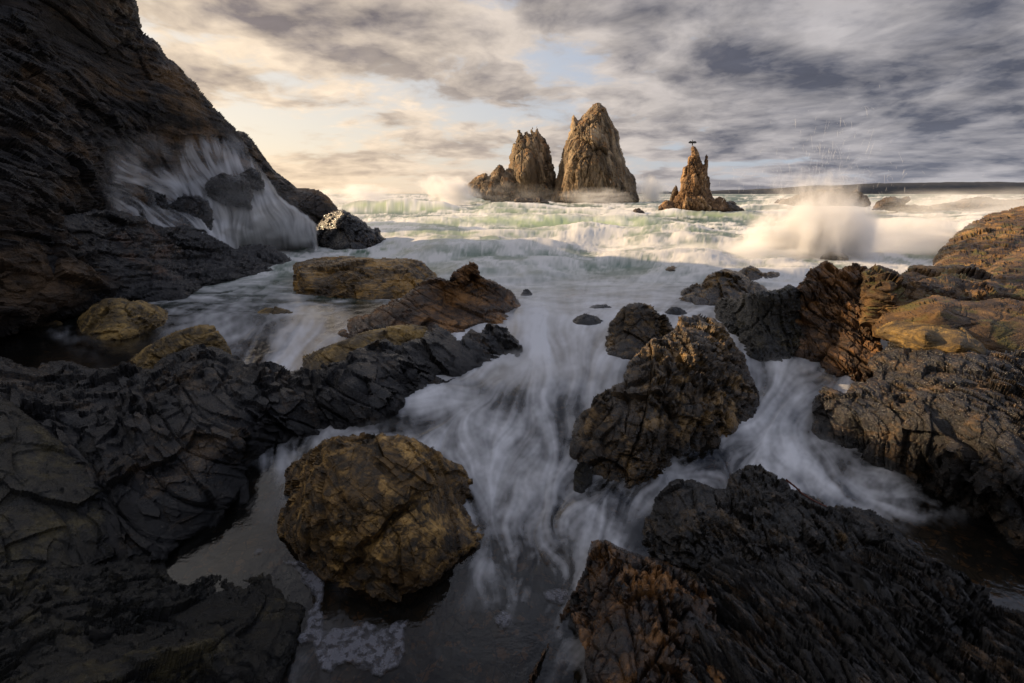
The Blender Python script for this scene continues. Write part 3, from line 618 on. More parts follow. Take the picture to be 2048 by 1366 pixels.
rock('rock_slab', 'pale yellow grey layered slab lying on the right-hand rocks', 'rock', 'gold',
     top=[(1750, 655, 'z0.9'), (1770, 645, 'z1.0'), (1792, 638, 'z1.08'), (1825, 642, 'z1.1'), (1853, 642, 'z1.12'), (1880, 637, 'z1.15'), (1905, 641, 'z1.15'), (1930, 652, 'z1.12'), (1940, 668, 'z1.1'), (1966, 686, 'z1.05'), (1978, 706, 'z0.98')],
     bot=[(1750, 670, 'z0.8'), (1812, 700, 'z0.75'), (1870, 714, 'z0.75'), (1930, 718, 'z0.8'), (1980, 718, 'z0.85')],
     extra=[(1850, 670, 'z1.1'), (1920, 690, 'z1.05')],
     bulge=0.2, round_=26, thick=0.8, step=1.8, seed=77, jag=3, jagf=26, amp=0.06, ns=0.6, cell=(2, 1.2, 0.35), crot=(0.1, 0.25, 0.1), lay=0.8, layt=0.3, layrot=(0.1, 0.22, 0.1), crack=0.3, camp=0.5)
rock('columnar_rock', 'upright ribbed rock split by vertical clefts, tallest of the right-hand group', 'rock', 'rust',
     top=[(1578, 600, 10.2), (1590, 575, 10.2), (1604, 562, 10.2), (1616, 541, 10.2), (1632, 530, 10.3), (1650, 524, 10.3), (1664, 530, 10.3), (1679, 536, 10.2), (1694, 530, 10.2), (1712, 528, 10.2), (1730, 535, 10.1), (1742, 552, 10), (1750, 600, 9.4), (1762, 660, 8.6)],
     bot=[(1575, 706), (1606, 708), (1633, 716), (1653, 732), (1690, 745), (1724, 752), (1770, 735, 7.4)],
     extra=[(1650, 600, 9.7), (1700, 600, 9.4), (1620, 620, 9.8), (1725, 600, 9.3), (1660, 680, 8.9)],
     bulge=0.35, round_=26, thick=1.6, step=1.8, seed=78, jag=4, jagf=18, amp=0.16, ns=0.7, cell=(0.38, 0.8, 2.2), crot=(0.05, 0.16, 0.2), camp=1.3, crack=0.9, lay=0.7, layt=0.3, layrot=(0.1, 1.72, 0.1))
rock('rock', 'dark olive block of rock between the large brown rock and the columnar rock', 'rock', 'olive',
     top=[(1426, 622), (1430, 606), (1448, 595), (1479, 597), (1488, 584), (1520, 581), (1551, 578), (1580, 568), (1594, 574), (1606, 600), (1612, 640)],
     bot=[(1428, 640), (1469, 668), (1492, 706), (1525, 716), (1577, 712), (1616, 708)], back=0.9,
     bulge=0.35, round_=30, thick=1.4, step=1.8, seed=79, jag=4, jagf=20, amp=0.12, ns=0.55, cell=(0.5, 0.8, 1.5), crot=(0.1, 0.15, 0.2), lay=0.4, layt=0.35, layrot=(0.1, 1.6, 0.1))
rock('rock', 'large craggy brown rock standing mid stream at centre right', 'rock', 'knob',
     top=[(1124, 880), (1134, 858), (1152, 834), (1178, 810), (1186, 792), (1216, 776, 6.3), (1246, 760, 6.7), (1262, 722, 7.2), (1290, 696, 7.6), (1320, 672, 8), (1344, 652, 8.4), (1356, 634, 8.7), (1380, 628, 8.8), (1397, 625, 8.9), (1412, 630, 8.9), (1428, 633, 8.9), (1446, 646, 8.8), (1460, 664, 8.5), (1474, 684, 8.3),
          (1494, 708, 8), (1498, 740, 7.6), (1510, 762, 7.2), (1521, 790, 6.9)],
     bot=[(1122, 892), (1150, 900), (1176, 916), (1182, 942), (1216, 960), (1271, 970), (1304, 956), (1336, 930), (1359, 900), (1424, 874), (1470, 846), (1522, 812)],
     extra=[(1300, 760, 6.3), (1380, 700, 7.2), (1400, 780, 6.4), (1250, 860, 5.4), (1320, 860, 5.45), (1450, 760, 6.9)],
     bulge=0.12, round_=26, thick=1.4, step=2, seed=80, jag=7, jagf=36, amp=0.15, fade0=.45, rgh=.6, ns=0.72, cell=(1.1, 0.8, 0.7), crot=(0.3, 0.9, 0.2), lay=0.55, layt=0.3, layrot=(0.3, 1.05, 0.3), camp=1.5, crack=0.6)
rock('rock_wall', 'long dark wall of rock along the right side of the inner channel', 'rock', 'wall',
     top=[(1624, 812, 'z0.05'), (1630, 792, 'z0.2'), (1653, 776, 'z0.3'), (1672, 780, 'z0.35'), (1689, 786, 'z0.35'), (1704, 768, 'z0.45'), (1730, 764, 'z0.5'), (1744, 752, 'z0.5'), (1738, 720, 'z0.55'), (1762, 700, 'z0.65'), (1790, 676, 'z0.75'), (1812, 680, 'z0.8'), (1850, 698, 'z0.85'), (1900, 706, 'z0.9'), (1976, 704, 'z0.95'), (2060, 698, 'z1.0'), (2240, 690, 'z1.0')],
     bot=[(1616, 860), (1659, 882), (1710, 898), (1761, 924), (1841, 956), (1900, 988), (1980, 1032), (2060, 1090), (2240, 1190)],
     extra=[(1700, 820, 'z0.3'), (1780, 780, 'z0.5'), (1820, 850, 'z0.4'), (1880, 780, 'z0.7'), (1960, 830, 'z0.7'), (2000, 760, 'z0.85'), (1960, 920, 'z0.35'), (1870, 730, 'z0.8'), (2040, 950, 'z0.4')],
     bulge=0.12, round_=26, thick=1.2, step=2, seed=81, jag=5, jagf=22, amp=0.12, ns=0.62, cell=(0.5, 0.8, 1.2), crot=(0.1, 0.12, 0.3), lay=0.6, layt=0.3, layrot=(0.1, 1.6, 0.3), camp=1.6, crack=0.35, rgh=.8, fade0=.4)

# ------------------------------------------------------------------ left foreground
rock('rock_ridge', 'black jagged ridge of slate crossing the left foreground to the rapid', 'rock', 'slate',
     top=[(-260, 700, 'z0.6'), (-100, 705, 'z0.6'), (0, 714, 'z0.6'), (34, 728, 'z0.5'), (73, 737, 'z0.4'), (101, 720, 'z0.5'), (146, 722, 'z0.45'), (196, 736, 'z0.4'), (247, 734, 'z0.4'), (303, 733, 'z0.45'), (316, 716, 'z0.5'), (364, 695, 'z0.6'), (392, 686, 'z0.65'), (426, 690, 'z0.6'), (460, 711, 'z0.5'), (493, 730, 'z0.4'), (533, 725, 'z0.4'), (566, 732, 'z0.35'),
          (582, 742, 'z0.3'), (609, 736, 'z0.35'), (642, 745, 'z0.3'), (658, 729, 'z0.35'), (690, 719, 'z0.45'), (698, 700, 'z0.5'), (737, 692, 'z0.5'), (773, 674, 'z0.55'), (790, 687, 'z0.45'), (816, 680, 'z0.5'), (846, 674, 'z0.5'), (856, 654, 'z0.55'), (872, 645, 'z0.55'), (905, 663, 'z0.45'), (918, 676, 'z0.4'), (941, 660, 'z0.4'), (961, 661, 'z0.35'), (978, 643, 'z0.4'), (988, 653, 'z0.35'), (1017, 660, 'z0.3'), (1034, 680, 'z0.2'), (1044, 698, 'z0.0')],
     bot=[(-260, 1180, 2.9), (-60, 1130, 3.3), (100, 1130, 3.5), (250, 1150, 3.5), (330, 1110), (360, 1080), (426, 1042), (488, 1006), (480, 970), (504, 920), (545, 885), (598, 866), (648, 858), (698, 845), (757, 832), (790, 816), (813, 796), (840, 775), (879, 766), (922, 750), (961, 734), (994, 718), (1044, 710)],
     extra=[(300, 820, 'z0.45'), (450, 800, 'z0.45'), (200, 800, 'z0.4'), (100, 850, 'z0.4'), (0, 800, 'z0.5'), (550, 790, 'z0.3'), (700, 770, 'z0.4'), (620, 810, 'z0.15'), (350, 950, 'z0.15'), (250, 1000, 'z0.1'), (450, 890, 'z0.2'), (800, 740, 'z0.35'), (900, 700, 'z0.35'), (960, 690, 'z0.25'), (0, 950, 'z0.3'), (150, 950, 'z0.2'), (400, 1000, 'z-0.1')],
     bulge=0.1, round_=22, thick=1.6, step=2, seed=91, jag=6, jagf=26, amp=0.16, rgh=.55, ns=1.1, cell=(1.3, 0.8, 0.5), crot=(0.4, -0.55, 0.2), lay=0.45, layt=0.3, layrot=(0.5, -0.5, 0.25), camp=1.5, crack=0.2, ext=14)
rock('rock', 'dark olive hump of rock at the left edge of the foreground', 'rock', 'olive',
     top=[(-260, 740, 5.4), (-100, 760, 5.3), (0, 784, 5.2), (34, 812, 5.1), (84, 856, 4.9), (140, 902, 4.7), (186, 925, 4.6), (210, 960, 4.4), (226, 990, 4.2), (238, 1030, 4.0), (236, 1080, 3.8)],
     bot=[(-260, 1260, 2.6), (-100, 1220, 2.8), (0, 1180, 3.0), (100, 1160, 3.15), (180, 1140, 3.3), (238, 1110, 3.6)],
     extra=[(60, 950, 4.1), (100, 1030, 3.75)],
     bulge=0.12, round_=40, thick=1.2, step=2.0, seed=92, jag=5, jagf=30, amp=0.11, camp=1.4, crack=.2, ns=0.6, cell=(1.4, 1, 0.5), crot=(0.4, -0.5, 0.2), lay=0.4, layt=0.3, layrot=(0.5, -0.6, 0.25))
rock('rock', 'dark weedy rock filling the bottom left corner', 'rock', 'olive',
     top=[(-260, 1080, 3.4), (-60, 1090, 3.4), (60, 1120, 3.3), (140, 1125, 3.35), (200, 1130, 3.4), (250, 1110, 3.6), (300, 1105, 3.75), (334, 1112, 3.75), (350, 1150, 3.55), (372, 1166, 3.5), (400, 1154, 3.55), (437, 1151, 3.55), (476, 1146, 3.6), (538, 1142, 3.6), (583, 1146, 3.55), (604, 1184, 3.38), (618, 1212, 3.25)],
     bot=[(-260, 1460, 1.75), (0, 1460, 1.75), (200, 1460, 1.78), (400, 1460, 1.85), (520, 1460, 2.05), (560, 1366, 2.45), (580, 1326, 2.6), (606, 1260, 2.95), (619, 1220, 3.2)],
     extra=[(200, 1250, 2.7), (400, 1230, 2.95), (350, 1330, 2.35), (500, 1250, 2.95), (100, 1350, 2.1), (480, 1350, 2.35)],
     bulge=0.1, round_=30, thick=0.9, step=2.0, seed=93, jag=6, jagf=26, amp=0.095, camp=1.4, crack=.3, ns=0.42, cell=(1.4, 1, 0.45), crot=(0.4, -0.5, 0.2), lay=0.45, layt=0.3, layrot=(0.45, -0.5, 0.25), ext=16)
rock('boulder', 'large round ochre boulder with a deep diagonal cleft standing in the foreground pool', 'boulder', 'boulder',
     top=[(548, 1012), (551, 975), (562, 952), (588, 926), (618, 900), (652, 878), (680, 873), (720, 872), (755, 867), (800, 868), (830, 874), (862, 890), (892, 920), (920, 933), (940, 963), (964, 982), (976, 1008), (978, 1035)],
     bot=[(548, 1024), (564, 1060), (590, 1096), (630, 1130), (680, 1155), (740, 1177), (800, 1188), (855, 1164), (910, 1124), (950, 1084), (980, 1050)], back=1.15,
     extra=[(660, 920, 4.25), (800, 905, 4.35), (740, 950, 4.02), (650, 990, 3.85), (850, 960, 4.1), (820, 1020, 3.78), (720, 1060, 3.55), (770, 1110, 3.42), (880, 1060, 3.75), (620, 1060, 3.72)],
     bulge=0.16, round_=48, thick=1.2, step=1.6, seed=94, jag=5, jagf=44, amp=0.075, fade0=.6, ns=0.46, cell=(1.3, 1, 0.8), crot=(0.5, -0.6, 0.3), lay=0.2, layt=0.35, layrot=(0.5, -0.6, 0.3), camp=1.4, crack=0.3,
     ext=30, cuts=((672, 1158, 834, 992, 11, 0.20), (735, 905, 800, 975, 9, 0.09), (795, 968, 885, 915, 6, 0.05), (640, 940, 720, 1040, 5, 0.04)))

# ------------------------------------------------------------------ right foreground
rock('rock_slab', 'knobbly brown rock rising behind the blocky ochre slab at lower right', 'rock', 'knob2',
     top=[(1290, 1040, 'z-0.3'), (1312, 1000, 'z-0.25'), (1340, 968, 'z-0.15'), (1373, 957, 'z-0.1'), (1400, 962, 'z-0.1'), (1430, 980, 'z-0.15'), (1450, 978, 'z-0.15'), (1462, 950, 'z-0.12'), (1485, 934, 'z-0.12'), (1520, 934, 'z-0.12'), (1550, 950, 'z-0.12'), (1580, 975, 'z-0.15'), (1612, 988, 'z-0.15'), (1650, 1008, 'z-0.2'), (1700, 1014, 'z-0.2'), (1750, 1018, 'z-0.25'), (1790, 1050, 'z-0.28'), (1840, 1100, 'z-0.3')],
     bot=[(1285, 1110, 'z-0.5'), (1330, 1160, 'z-0.4'), (1400, 1190, 'z-0.3'), (1500, 1200, 'z-0.3'), (1620, 1200, 'z-0.3'), (1745, 1190, 'z-0.35'), (1840, 1180, 'z-0.4')],
     extra=[(1390, 1020, 'z-0.02'), (1450, 1060, 'z-0.08'), (1520, 1000, 'z0.0'), (1600, 1060, 'z0.0'), (1480, 1110, 'z-0.1'), (1690, 1070, 'z-0.08'), (1350, 1080, 'z-0.15'), (1600, 1130, 'z-0.1')],
     bulge=0.02, round_=20, thick=0.7, step=2, seed=95, jag=8, jagf=30, amp=0.085, fade0=.4, ns=0.36, cell=(0.8, 1, 1.0), crot=(0.3, 0.9, 0.3), lay=0.6, layt=0.4, layrot=(0.3, 1.2, 0.5), camp=1.4, crack=0.6)
rock('rock_slab', 'blocky slab cracked into ochre and black blocks at bottom centre right', 'rock', 'block',
     top=[(1155, 1175, 'z-0.1'), (1168, 1130, 'z0.05'), (1181, 1084, 'z0.12'), (1211, 1078, 'z0.15'), (1253, 1098, 'z0.15'), (1290, 1110, 'z0.12'), (1340, 1120, 'z0.1'), (1380, 1150, 'z0.08'), (1420, 1190, 'z0.08'), (1440, 1250, 'z0.1'), (1450, 1320, 'z0.1'), (1460, 1390, 'z0.1')],
     bot=[(1010, 1460, 'z-0.3'), (1040, 1366, 'z-0.3'), (1084, 1300, 'z-0.32'), (1116, 1262, 'z-0.36'), (1146, 1217, 'z-0.38'), (1200, 1460, 'z0.2'), (1465, 1460, 'z0.2')],
     extra=[(1250, 1180, 'z0.2'), (1330, 1200, 'z0.18'), (1200, 1280, 'z0.12'), (1300, 1330, 'z0.2'), (1160, 1340, 'z0.05'), (1110, 1340, 'z-0.12')],
     bulge=0.02, round_=14, thick=0.8, step=1.8, seed=96, jag=4, jagf=24, amp=0.085, fade0=.5, ns=0.30, cell=(0.8, 1.4, 1.1), crot=(0.2, 0.25, 0.5), camp=2.0, crack=1.5, rgh=0.5)
rock('rock_slab', 'dark striated slabs of upturned rock filling the bottom right', 'rock', 'strata',
     top=[(1370, 1200, 'z-0.2'), (1400, 1150, 'z-0.15'), (1461, 1116, 'z-0.12'), (1520, 1104, 'z-0.1'), (1568, 1104, 'z-0.1'), (1623, 1116, 'z-0.1'), (1700, 1108, 'z-0.12'), (1740, 1092, 'z-0.15'), (1780, 1092, 'z-0.15'), (1841, 1108, 'z-0.15'), (1900, 1130, 'z-0.2'), (1926, 1144, 'z-0.2'), (1956, 1190, 'z-0.2'), (1985, 1225, 'z-0.2'), (2060, 1232, 'z-0.15'), (2240, 1250, 'z-0.1')],
     bot=[(1380, 1460, 'z0.1'), (1600, 1460, 'z0.2'), (1800, 1460, 'z0.15'), (2000, 1460, 'z0.1'), (2240, 1460, 'z0.1')],
     extra=[(1500, 1200, 'z0.05'), (1650, 1220, 'z0.05'), (1800, 1200, 'z0.0'), (1550, 1330, 'z0.15'), (1750, 1340, 'z0.15'), (1950, 1340, 'z0.05'), (1860, 1240, 'z0.0')],
     bulge=0.02, round_=16, thick=0.8, step=1.8, seed=97, jag=7, jagf=30, amp=0.10, fade0=.4, ns=0.50, cell=(0.32, 1.5, 0.9), crot=(0.1, 0.1, -0.25), lay=0.7, layt=0.2, layrot=(0.25, 1.35, -0.3), camp=1.6, crack=0.9, rgh=0.45)
# ------------------------------------------------------------------ water
def idw(PX, PY, ctrl, nv, power=3.0, ysq=1.0, soft=14.0):
    """inverse-distance blend of control values"""
    C = np.array(ctrl, float); out = [np.zeros(PX.shape) for _ in range(nv)]; W = np.zeros(PX.shape)
    for c in C:
        w = 1.0 / (np.hypot(PX - c[0], (PY - c[1]) * ysq) + soft) ** power
        W += w
        for k in range(nv): out[k] += w * c[2 + k]
    return [o / W for o in out]

def bil(A, x, y):
    ny, nx = A.shape; x = np.clip(x, 0, nx - 1.001); y = np.clip(y, 0, ny - 1.001)
    i = x.astype(np.int32); j = y.astype(np.int32); fx = x - i; fy = y - j; A = A.ravel(); k = j * nx + i
    return (A[k] * (1 - fx) + A[k + 1] * fx) * (1 - fy) + (A[k + nx] * (1 - fx) + A[k + nx + 1] * fx) * fy

def lic(noise, vx, vy, n, h=1.0):
    """drags the noise along the current, as running water drags its foam"""
    ny, nx = noise.shape; X0, Y0 = np.meshgrid(np.arange(nx, dtype=float), np.arange(ny, dtype=float))
    acc = noise.copy(); w = 1.0
    for sg in (1, -1):
        x, y = X0.copy(), Y0.copy()
        for k in range(n):
            u = bil(vx, x, y); v = bil(vy, x, y); x = x + sg * h * u; y = y + sg * h * v
            ww = 0.5 + 0.5 * cos(pi * (k + 1) / (n + 1)); acc += ww * bil(noise, x, y); w += ww
    return acc / w
def norm01(a, lo=2, hi=98):
    p, q = np.percentile(a, [lo, hi]); return np.clip((a - p) / (q - p), 0, 1)

st = 2.2
gx = np.arange(-420, 2470, st); gy = np.arange(389.0, 1500, st)
PX, PY = np.meshgrid(gx, gy)
flow = [(700, 395, 1, .02), (1200, 430, 1, .05), (1800, 430, 1, 0), (760, 450, 1, .1), (1000, 480, 1, .12), (1300, 480, 1, .0), (1500, 470, 1, -.1), (1700, 470, 1, .1), (1900, 470, 1, -.1),
        (900, 520, .9, .45), (1000, 540, .7, .6), (1150, 540, .6, .7), (1250, 560, -.5, .7), (1400, 520, -.9, .35), (1560, 520, -1, .3), (1750, 500, 1, .1), (1850, 520, 1, .2),
        (1100, 600, .1, 1), (1180, 590, -.3, 1), (1080, 680, -.25, 1), (1150, 700, -.2, 1), (1020, 740, -.6, .8), (930, 790, -.8, .5), (850, 830, -.9, .4), (760, 850, -1, .2), (650, 880, -.9, .5), (560, 940, -.55, .9), (480, 1040, -.5, .8),
        (1080, 820, .35, .9), (1020, 850, -.2, 1), (960, 850, .5, .8), (1000, 930, .35, 1), (1060, 960, .1, 1), (1050, 1060, .05, 1), (1120, 1060, -.2, 1), (980, 1080, .1, 1), (1130, 960, -.4, .9), (1100, 1180, -.1, 1), (1120, 880, -.1, 1), (1160, 780, -.3, 1),
        (1190, 980, -.9, .5), (1280, 1000, -1, .25), (1400, 925, .9, .15), (1300, 640, -.6, .8), (1360, 640, -.6, .7), (1200, 640, -.3, 1), (1600, 585, -1, .2), (1420, 530, -1, .3),
        (1600, 720, -.9, .4), (1540, 760, -.3, 1), (1540, 830, -.25, 1), (1480, 880, -.8, .5), (1560, 890, .8, .35), (1650, 920, 1, .35), (1750, 955, 1, .42), (1860, 1010, .9, .55), (1960, 1090, .75, .7),
        (640, 500, 1, .2), (580, 540, -1, .35), (500, 560, -1, .3), (430, 590, -1, .35), (330, 640, -1, .3), (200, 690, -1, .1), (60, 700, -1, .05), (560, 620, -1, .12), (640, 610, -1, .15), (500, 665, -1, .2), (600, 690, -1, .35), (540, 700, -.8, .5), (700, 620, -1, .2),
        (700, 505, 1, .2), (820, 500, 1, .25), (800, 1300, .3, .5), (500, 1120, .2, .6)]
fx_, fy_ = idw(PX, PY, flow, 2, 3.0)
nrm = np.hypot(fx_, fy_) + 1e-6; fx_ /= nrm; fy_ /= nrm
Yg = Yw(PX, PY); lY = np.log(Yg)
near = sstep(PY, 470, 640)
def nz(sc, s, o=3, kx=1.0):
    p = np.stack([(PX - 1024) / FPX * sc * kx, PY / FPX * sc * (1 + 3.2 * (1 - near)), np.full(PX.shape, s * 1.7)], -1)
    return fbm(p, o, s, 0.6)
wob = nz(9, 77, 3) - 0.5; ang = wob * 3.0 * (0.35 + 0.65 * near)
fx2 = fx_ * np.cos(ang) - fy_ * np.sin(ang); fy2 = fx_ * np.sin(ang) + fy_ * np.cos(ang)
fy2 = fy2 * (0.25 + 0.75 * near)
L1 = norm01(lic(nz(150, 5, 2), fx2, fy2, 26, 1.0))            # fine silk
L2 = norm01(lic(nz(46, 6, 3), fx2, fy2, 34, 1.3))             # ropes
L3 = norm01(lic(nz(15, 8, 3), fx2, fy2, 40, 1.6))             # broad currents
PF = norm01(nz(16, 91, 4)); PG = norm01(nz(40, 92, 3))
L = 0.09 * L1 + 0.26 * L2 + 0.30 * L3 + 0.25 * PF + 0.10 * PG
farm = 1 - sstep(PY, 500, 600)
def nf(sx, sy, s, o=4, ridge=False):
    return fbm(np.stack([(PX - 1024) / FPX * sx, np.log(np.maximum(PY - 372, 4)) * sy, np.full(PX.shape, s * 1.7)], -1), o, s, 0.6, ridge=ridge)
U1 = nf(14, 9, 61, 5); U2 = nf(46, 22, 62, 4); U3 = nf(9, 14, 63, 3)
wx = (U1 - .5) * 14
U4 = norm01(fbm(np.stack([(PX - 1024) / FPX * 26 + wx, np.log(np.maximum(PY - 372, 4)) * 16 + wx * .6, PX * 0 + 3], -1), 5, 64, .6, ridge=True))
Lf = norm01(U1 * .7 + U2 * .5 + U4 * .25 + U3 * .5)
L = L * (1 - .72 * farm) + .72 * farm * Lf
dens = [(700, 391, .55), (1000, 391, .5), (1300, 391, .5), (1500, 392, .30), (1800, 392, .3), (2000, 392, .3), (1460, 400, .35), (1750, 405, .5),
        (760, 420, .62), (900, 420, .7), (1080, 420, .85), (1250, 420, .8), (1350, 432, .7), (1450, 430, .6), (1090, 448, .42), (980, 445, .6), (860, 448, .5), (1200, 450, .7), (1340, 458, .42), (1460, 458, .55), (1600, 440, .8), (1800, 440, .85), (1950, 430, .85),
        (800, 470, .72), (900, 490, .76), (1050, 490, .78), (1200, 490, .72), (1350, 490, .78), (1500, 480, .95), (1650, 480, .95), (1850, 480, .95), (900, 540, .76), (1050, 540, .78), (1200, 550, .76), (1350, 540, .76), (1120, 575, .72), (1600, 560, .95), (1450, 520, .95), (1800, 520, .95),
        (1100, 600, .85), (1180, 600, .82), (1250, 590, .8), (1300, 640, .8), (1080, 680, .80), (1150, 700, .80), (1200, 760, .76), (1020, 740, .76), (930, 790, .76), (850, 830, .72), (760, 850, .62), (650, 878, .48), (580, 920, .30), (520, 975, .10), (450, 1080, .0), (380, 1120, .0), (600, 1130, .0),
        (1080, 830, .82), (1045, 798, .30), (1062, 808, .34), (1000, 860, .82), (1120, 880, .78), (1000, 930, .74), (1060, 960, .80), (1060, 1040, .74), (1000, 1040, .62), (1130, 1030, .60), (1060, 1110, .52), (980, 1130, .34), (1130, 1110, .42), (1080, 1160, .34), (1040, 1180, .28), (1090, 1200, .18), (1000, 1180, .22), (1060, 1230, .10), (900, 1150, .0), (960, 1260, .0), (800, 1220, .0), (800, 1340, .0), (1000, 1350, .0),
        (1160, 830, .76), (1190, 980, .45), (1260, 1010, .32), (1350, 960, .25), (1400, 925, .3), (1290, 1060, .12),
        (1600, 720, .78), (1540, 760, .80), (1545, 830, .78), (1480, 880, .45), (1560, 890, .66), (1650, 918, .66), (1750, 955, .50), (1850, 1010, .25), (1950, 1100, .02), (2040, 1200, .0), (1700, 1000, .3), (1450, 900, .35), (1850, 1080, .05), (1600, 960, .3),
        (600, 500, .9), (520, 500, .85), (700, 506, .75), (800, 500, .85), (560, 540, .55), (480, 560, .52), (420, 590, .48), (350, 620, .35), (450, 620, .30), (300, 690, .15), (120, 660, .22), (100, 700, .02), (250, 710, .05), (520, 600, .35), (640, 610, .25), (560, 640, .45), (500, 660, .50), (620, 660, .50), (560, 690, .42), (500, 700, .30), (600, 720, .35), (720, 600, .12), (680, 640, .4), (0, 700, .0), (-200, 700, .0),
        (2200, 440, .9), (2200, 1200, .0), (-200, 1200, .0)]
D, = idw(PX, PY, dens, 1, 3.4)
D = D + 0.16 * (nz(5, 31, 3) - 0.5)
contrast = 1.75 + 0.85 * farm
D = D - 0.15 * (1 - farm) * sstep(D, .4, .75)
foam = np.clip(D * 1.04 + (L - 0.56) * contrast * np.clip(D * 4, 0, 1) * (1.15 - 0.25 * D), 0, 1)
foam = foam * sstep(D, 0.04, 0.34)
foam = foam ** 1.15
# waves: (x0, x1, Y of the crest, height, front width, back width, green face)
dz = (nz(7, 41, 4) - 0.5) * np.clip(Yg, 0, 200) ** 0.9 * 0.030 * sstep(Yg, 7, 30)
dz = dz + (L3 - 0.5) * 0.07 * (1 - sstep(Yg, 6, 30)) * sstep(D, .15, .6) + (L2 - 0.5) * 0.012 * sstep(D, .15, .6) 
dz = dz + farm * ((U3 - .5) * 0.012 + (U4 - .5) * 0.0015) * np.clip(Yg, 0, 90)
green = np.zeros(PX.shape)
cw = nz(4, 43, 3) - 0.5
for (x0, x1, Yc, h, wf, wb, gr) in ((650, 960, 100, 2.5, 8, 20, .9), (930, 1130, 108, .9, 8, 14, .3), (880, 1300, 78, .7, 6, 10, .5), (560, 1050, 44, .8, 4, 8, .5), (1050, 1500, 33, .7, 3, 7, .3), (700, 1100, 30, .5, 2.4, 5, .2), (760, 1420, 52, .85, 7, 12, 1.0), (1280, 1560, 72, .6, 6, 10, .7), (1420, 2100, 150, 1.6, 12, 30, .6), (600, 1300, 36, .7, 3, 7, .35),
                                 (760, 1240, 25, 0.75, 1.8, 5, 0), (820, 1240, 20, 0.42, 1.3, 3, 0.1), (1150, 1500, 22, .4, 1.4, 3, 0), (1180, 1640, 27, 0.7, 2, 6, 0), (1500, 2200, 42, .8, 4, 9, .3), (1250, 1700, 19, 0.35, 1.5, 3, 0)):
    win = sstep(PX, x0, x0 + (x1 - x0) * .3) * (1 - sstep(PX, x1 - (x1 - x0) * .3, x1))
    c = Yc * (1 + 0.22 * cw + 0.03 * np.sin(PX / 90.0))
    t = Yg - c; jit_ = 1; g = np.where(t < 0, np.exp(-(t / wf) ** 2), np.exp(-(t / wb) ** 2)) * win
    dz = dz + h * g * (1 + 0.8 * cw)
    face = np.exp(-((t + wf * 0.75) / (wf * 0.75)) ** 2) * win * gr
    green = np.maximum(green, face)
    foam = foam * (1 - 0.75 * np.clip(face * (1.25 - L2 * 0.9), 0, 1)) ; crest = np.exp(-(t / (wf * .8)) ** 2) * win
    foam = np.clip(foam + crest * 0.35 * (0.4 + L2), 0, 1)
Zw = WL(Yg) + dz
X3, Y3, _ = np.moveaxis(at(PX, PY, Yg), -1, 0)
ny, nx = PX.shape
V = np.stack([X3, Y3, Zw], -1).reshape(-1, 3)
# carry the sheet out to the horizon, sideways and back under the camera
def grid_faces(ny, nx, flip=False):
    k = (np.arange(ny - 1)[:, None] * nx + np.arange(nx - 1)[None]).ravel()
    F = np.stack([k, k + 1, k + nx + 1, k + nx], 1); return F[:, ::-1] if not flip else F
F = grid_faces(ny, nx)

def water_mat():
    m, T = new_mat('sea_water')
    fo = T.node('ShaderNodeAttribute', {'attribute_name': 'foam'}).outputs['Fac']
    gr = T.node('ShaderNodeAttribute', {'attribute_name': 'green'}).outputs['Fac']
    deep = T.node('ShaderNodeAttribute', {'attribute_name': 'deep'}).outputs['Fac']
    p = T.node('ShaderNodeTexCoord').outputs['Object']
    n = T.noise(p, 2.5, 5, 0.6)
    bump = T.node('ShaderNodeBump', None, Strength=0.35, Distance=0.04, Height=n)
    base = T.mix(deep, (0.010, 0.010, 0.009), T.mix(gr, (0.075, 0.125, 0.085), (0.34, 0.44, 0.17)))
    wat = T.node('ShaderNodeBsdfPrincipled', None, Base_Color=base, Roughness=T.m('ADD', 0.06, T.m('MULTIPLY', deep, 0.3)), IOR=1.33, Specular_IOR_Level=0.5, Normal=bump)
    clear = T.node('ShaderNodeBsdfTransparent', None, Color=(0.62, 0.55, 0.44, 1))
    gl = T.node('ShaderNodeBsdfGlossy', None, Color=(1, 1, 1, 1), Roughness=0.05, Normal=bump)
    fr = T.node('ShaderNodeFresnel', None, IOR=1.33, Normal=bump)
    thin = T.node('ShaderNodeMixShader', None, i0=T.m('MULTIPLY', fr, 1.25), i1=clear, i2=gl)
    body = T.node('ShaderNodeMixShader', None, i0=T.m('ADD', 0.22, T.m('MULTIPLY', deep, 0.8), clamp=True), i1=thin, i2=wat)
    fcol = T.mix(deep, (0.80, 0.80, 0.82), (0.86, 0.84, 0.80))
    dif = T.node('ShaderNodeBsdfDiffuse', None, Color=fcol, Normal=T.node('ShaderNodeBump', None, Strength=0.05, Distance=0.02, Height=n))
    trl = T.node('ShaderNodeBsdfTranslucent', None, Color=fcol)
    fm = T.node('ShaderNodeMixShader', None, i0=0.35, i1=dif, i2=trl)
    sh = T.node('ShaderNodeMixShader', None, i0=fo, i1=body, i2=fm)
    T.node('ShaderNodeOutputMaterial', None, Surface=sh)
    return m
M['water'] = water_mat()
deep = sstep(Yg, 9, 22) * np.ones(PX.shape)
sea = mesh_obj('sea', V, F, M['water'], smooth=True, attrs={'foam': foam.ravel(), 'green': green.ravel(), 'deep': deep.ravel()})
tag(sea, kind='structure')
# the same sea beyond the modelled part: out to the horizon on both sides and behind
Yr = np.array([30000, 6000, 2500.0]); 
far = mesh_obj('sea', np.array([(-60000, 1500, -.6), (60000, 1500, -.6), (60000, 60000, -.6), (-60000, 60000, -.6)]), np.array([[0, 1, 2, 3]]), M['water'], attrs={'foam': np.full(4, .3), 'green': np.zeros(4), 'deep': np.ones(4)})
tag(far, kind='structure')

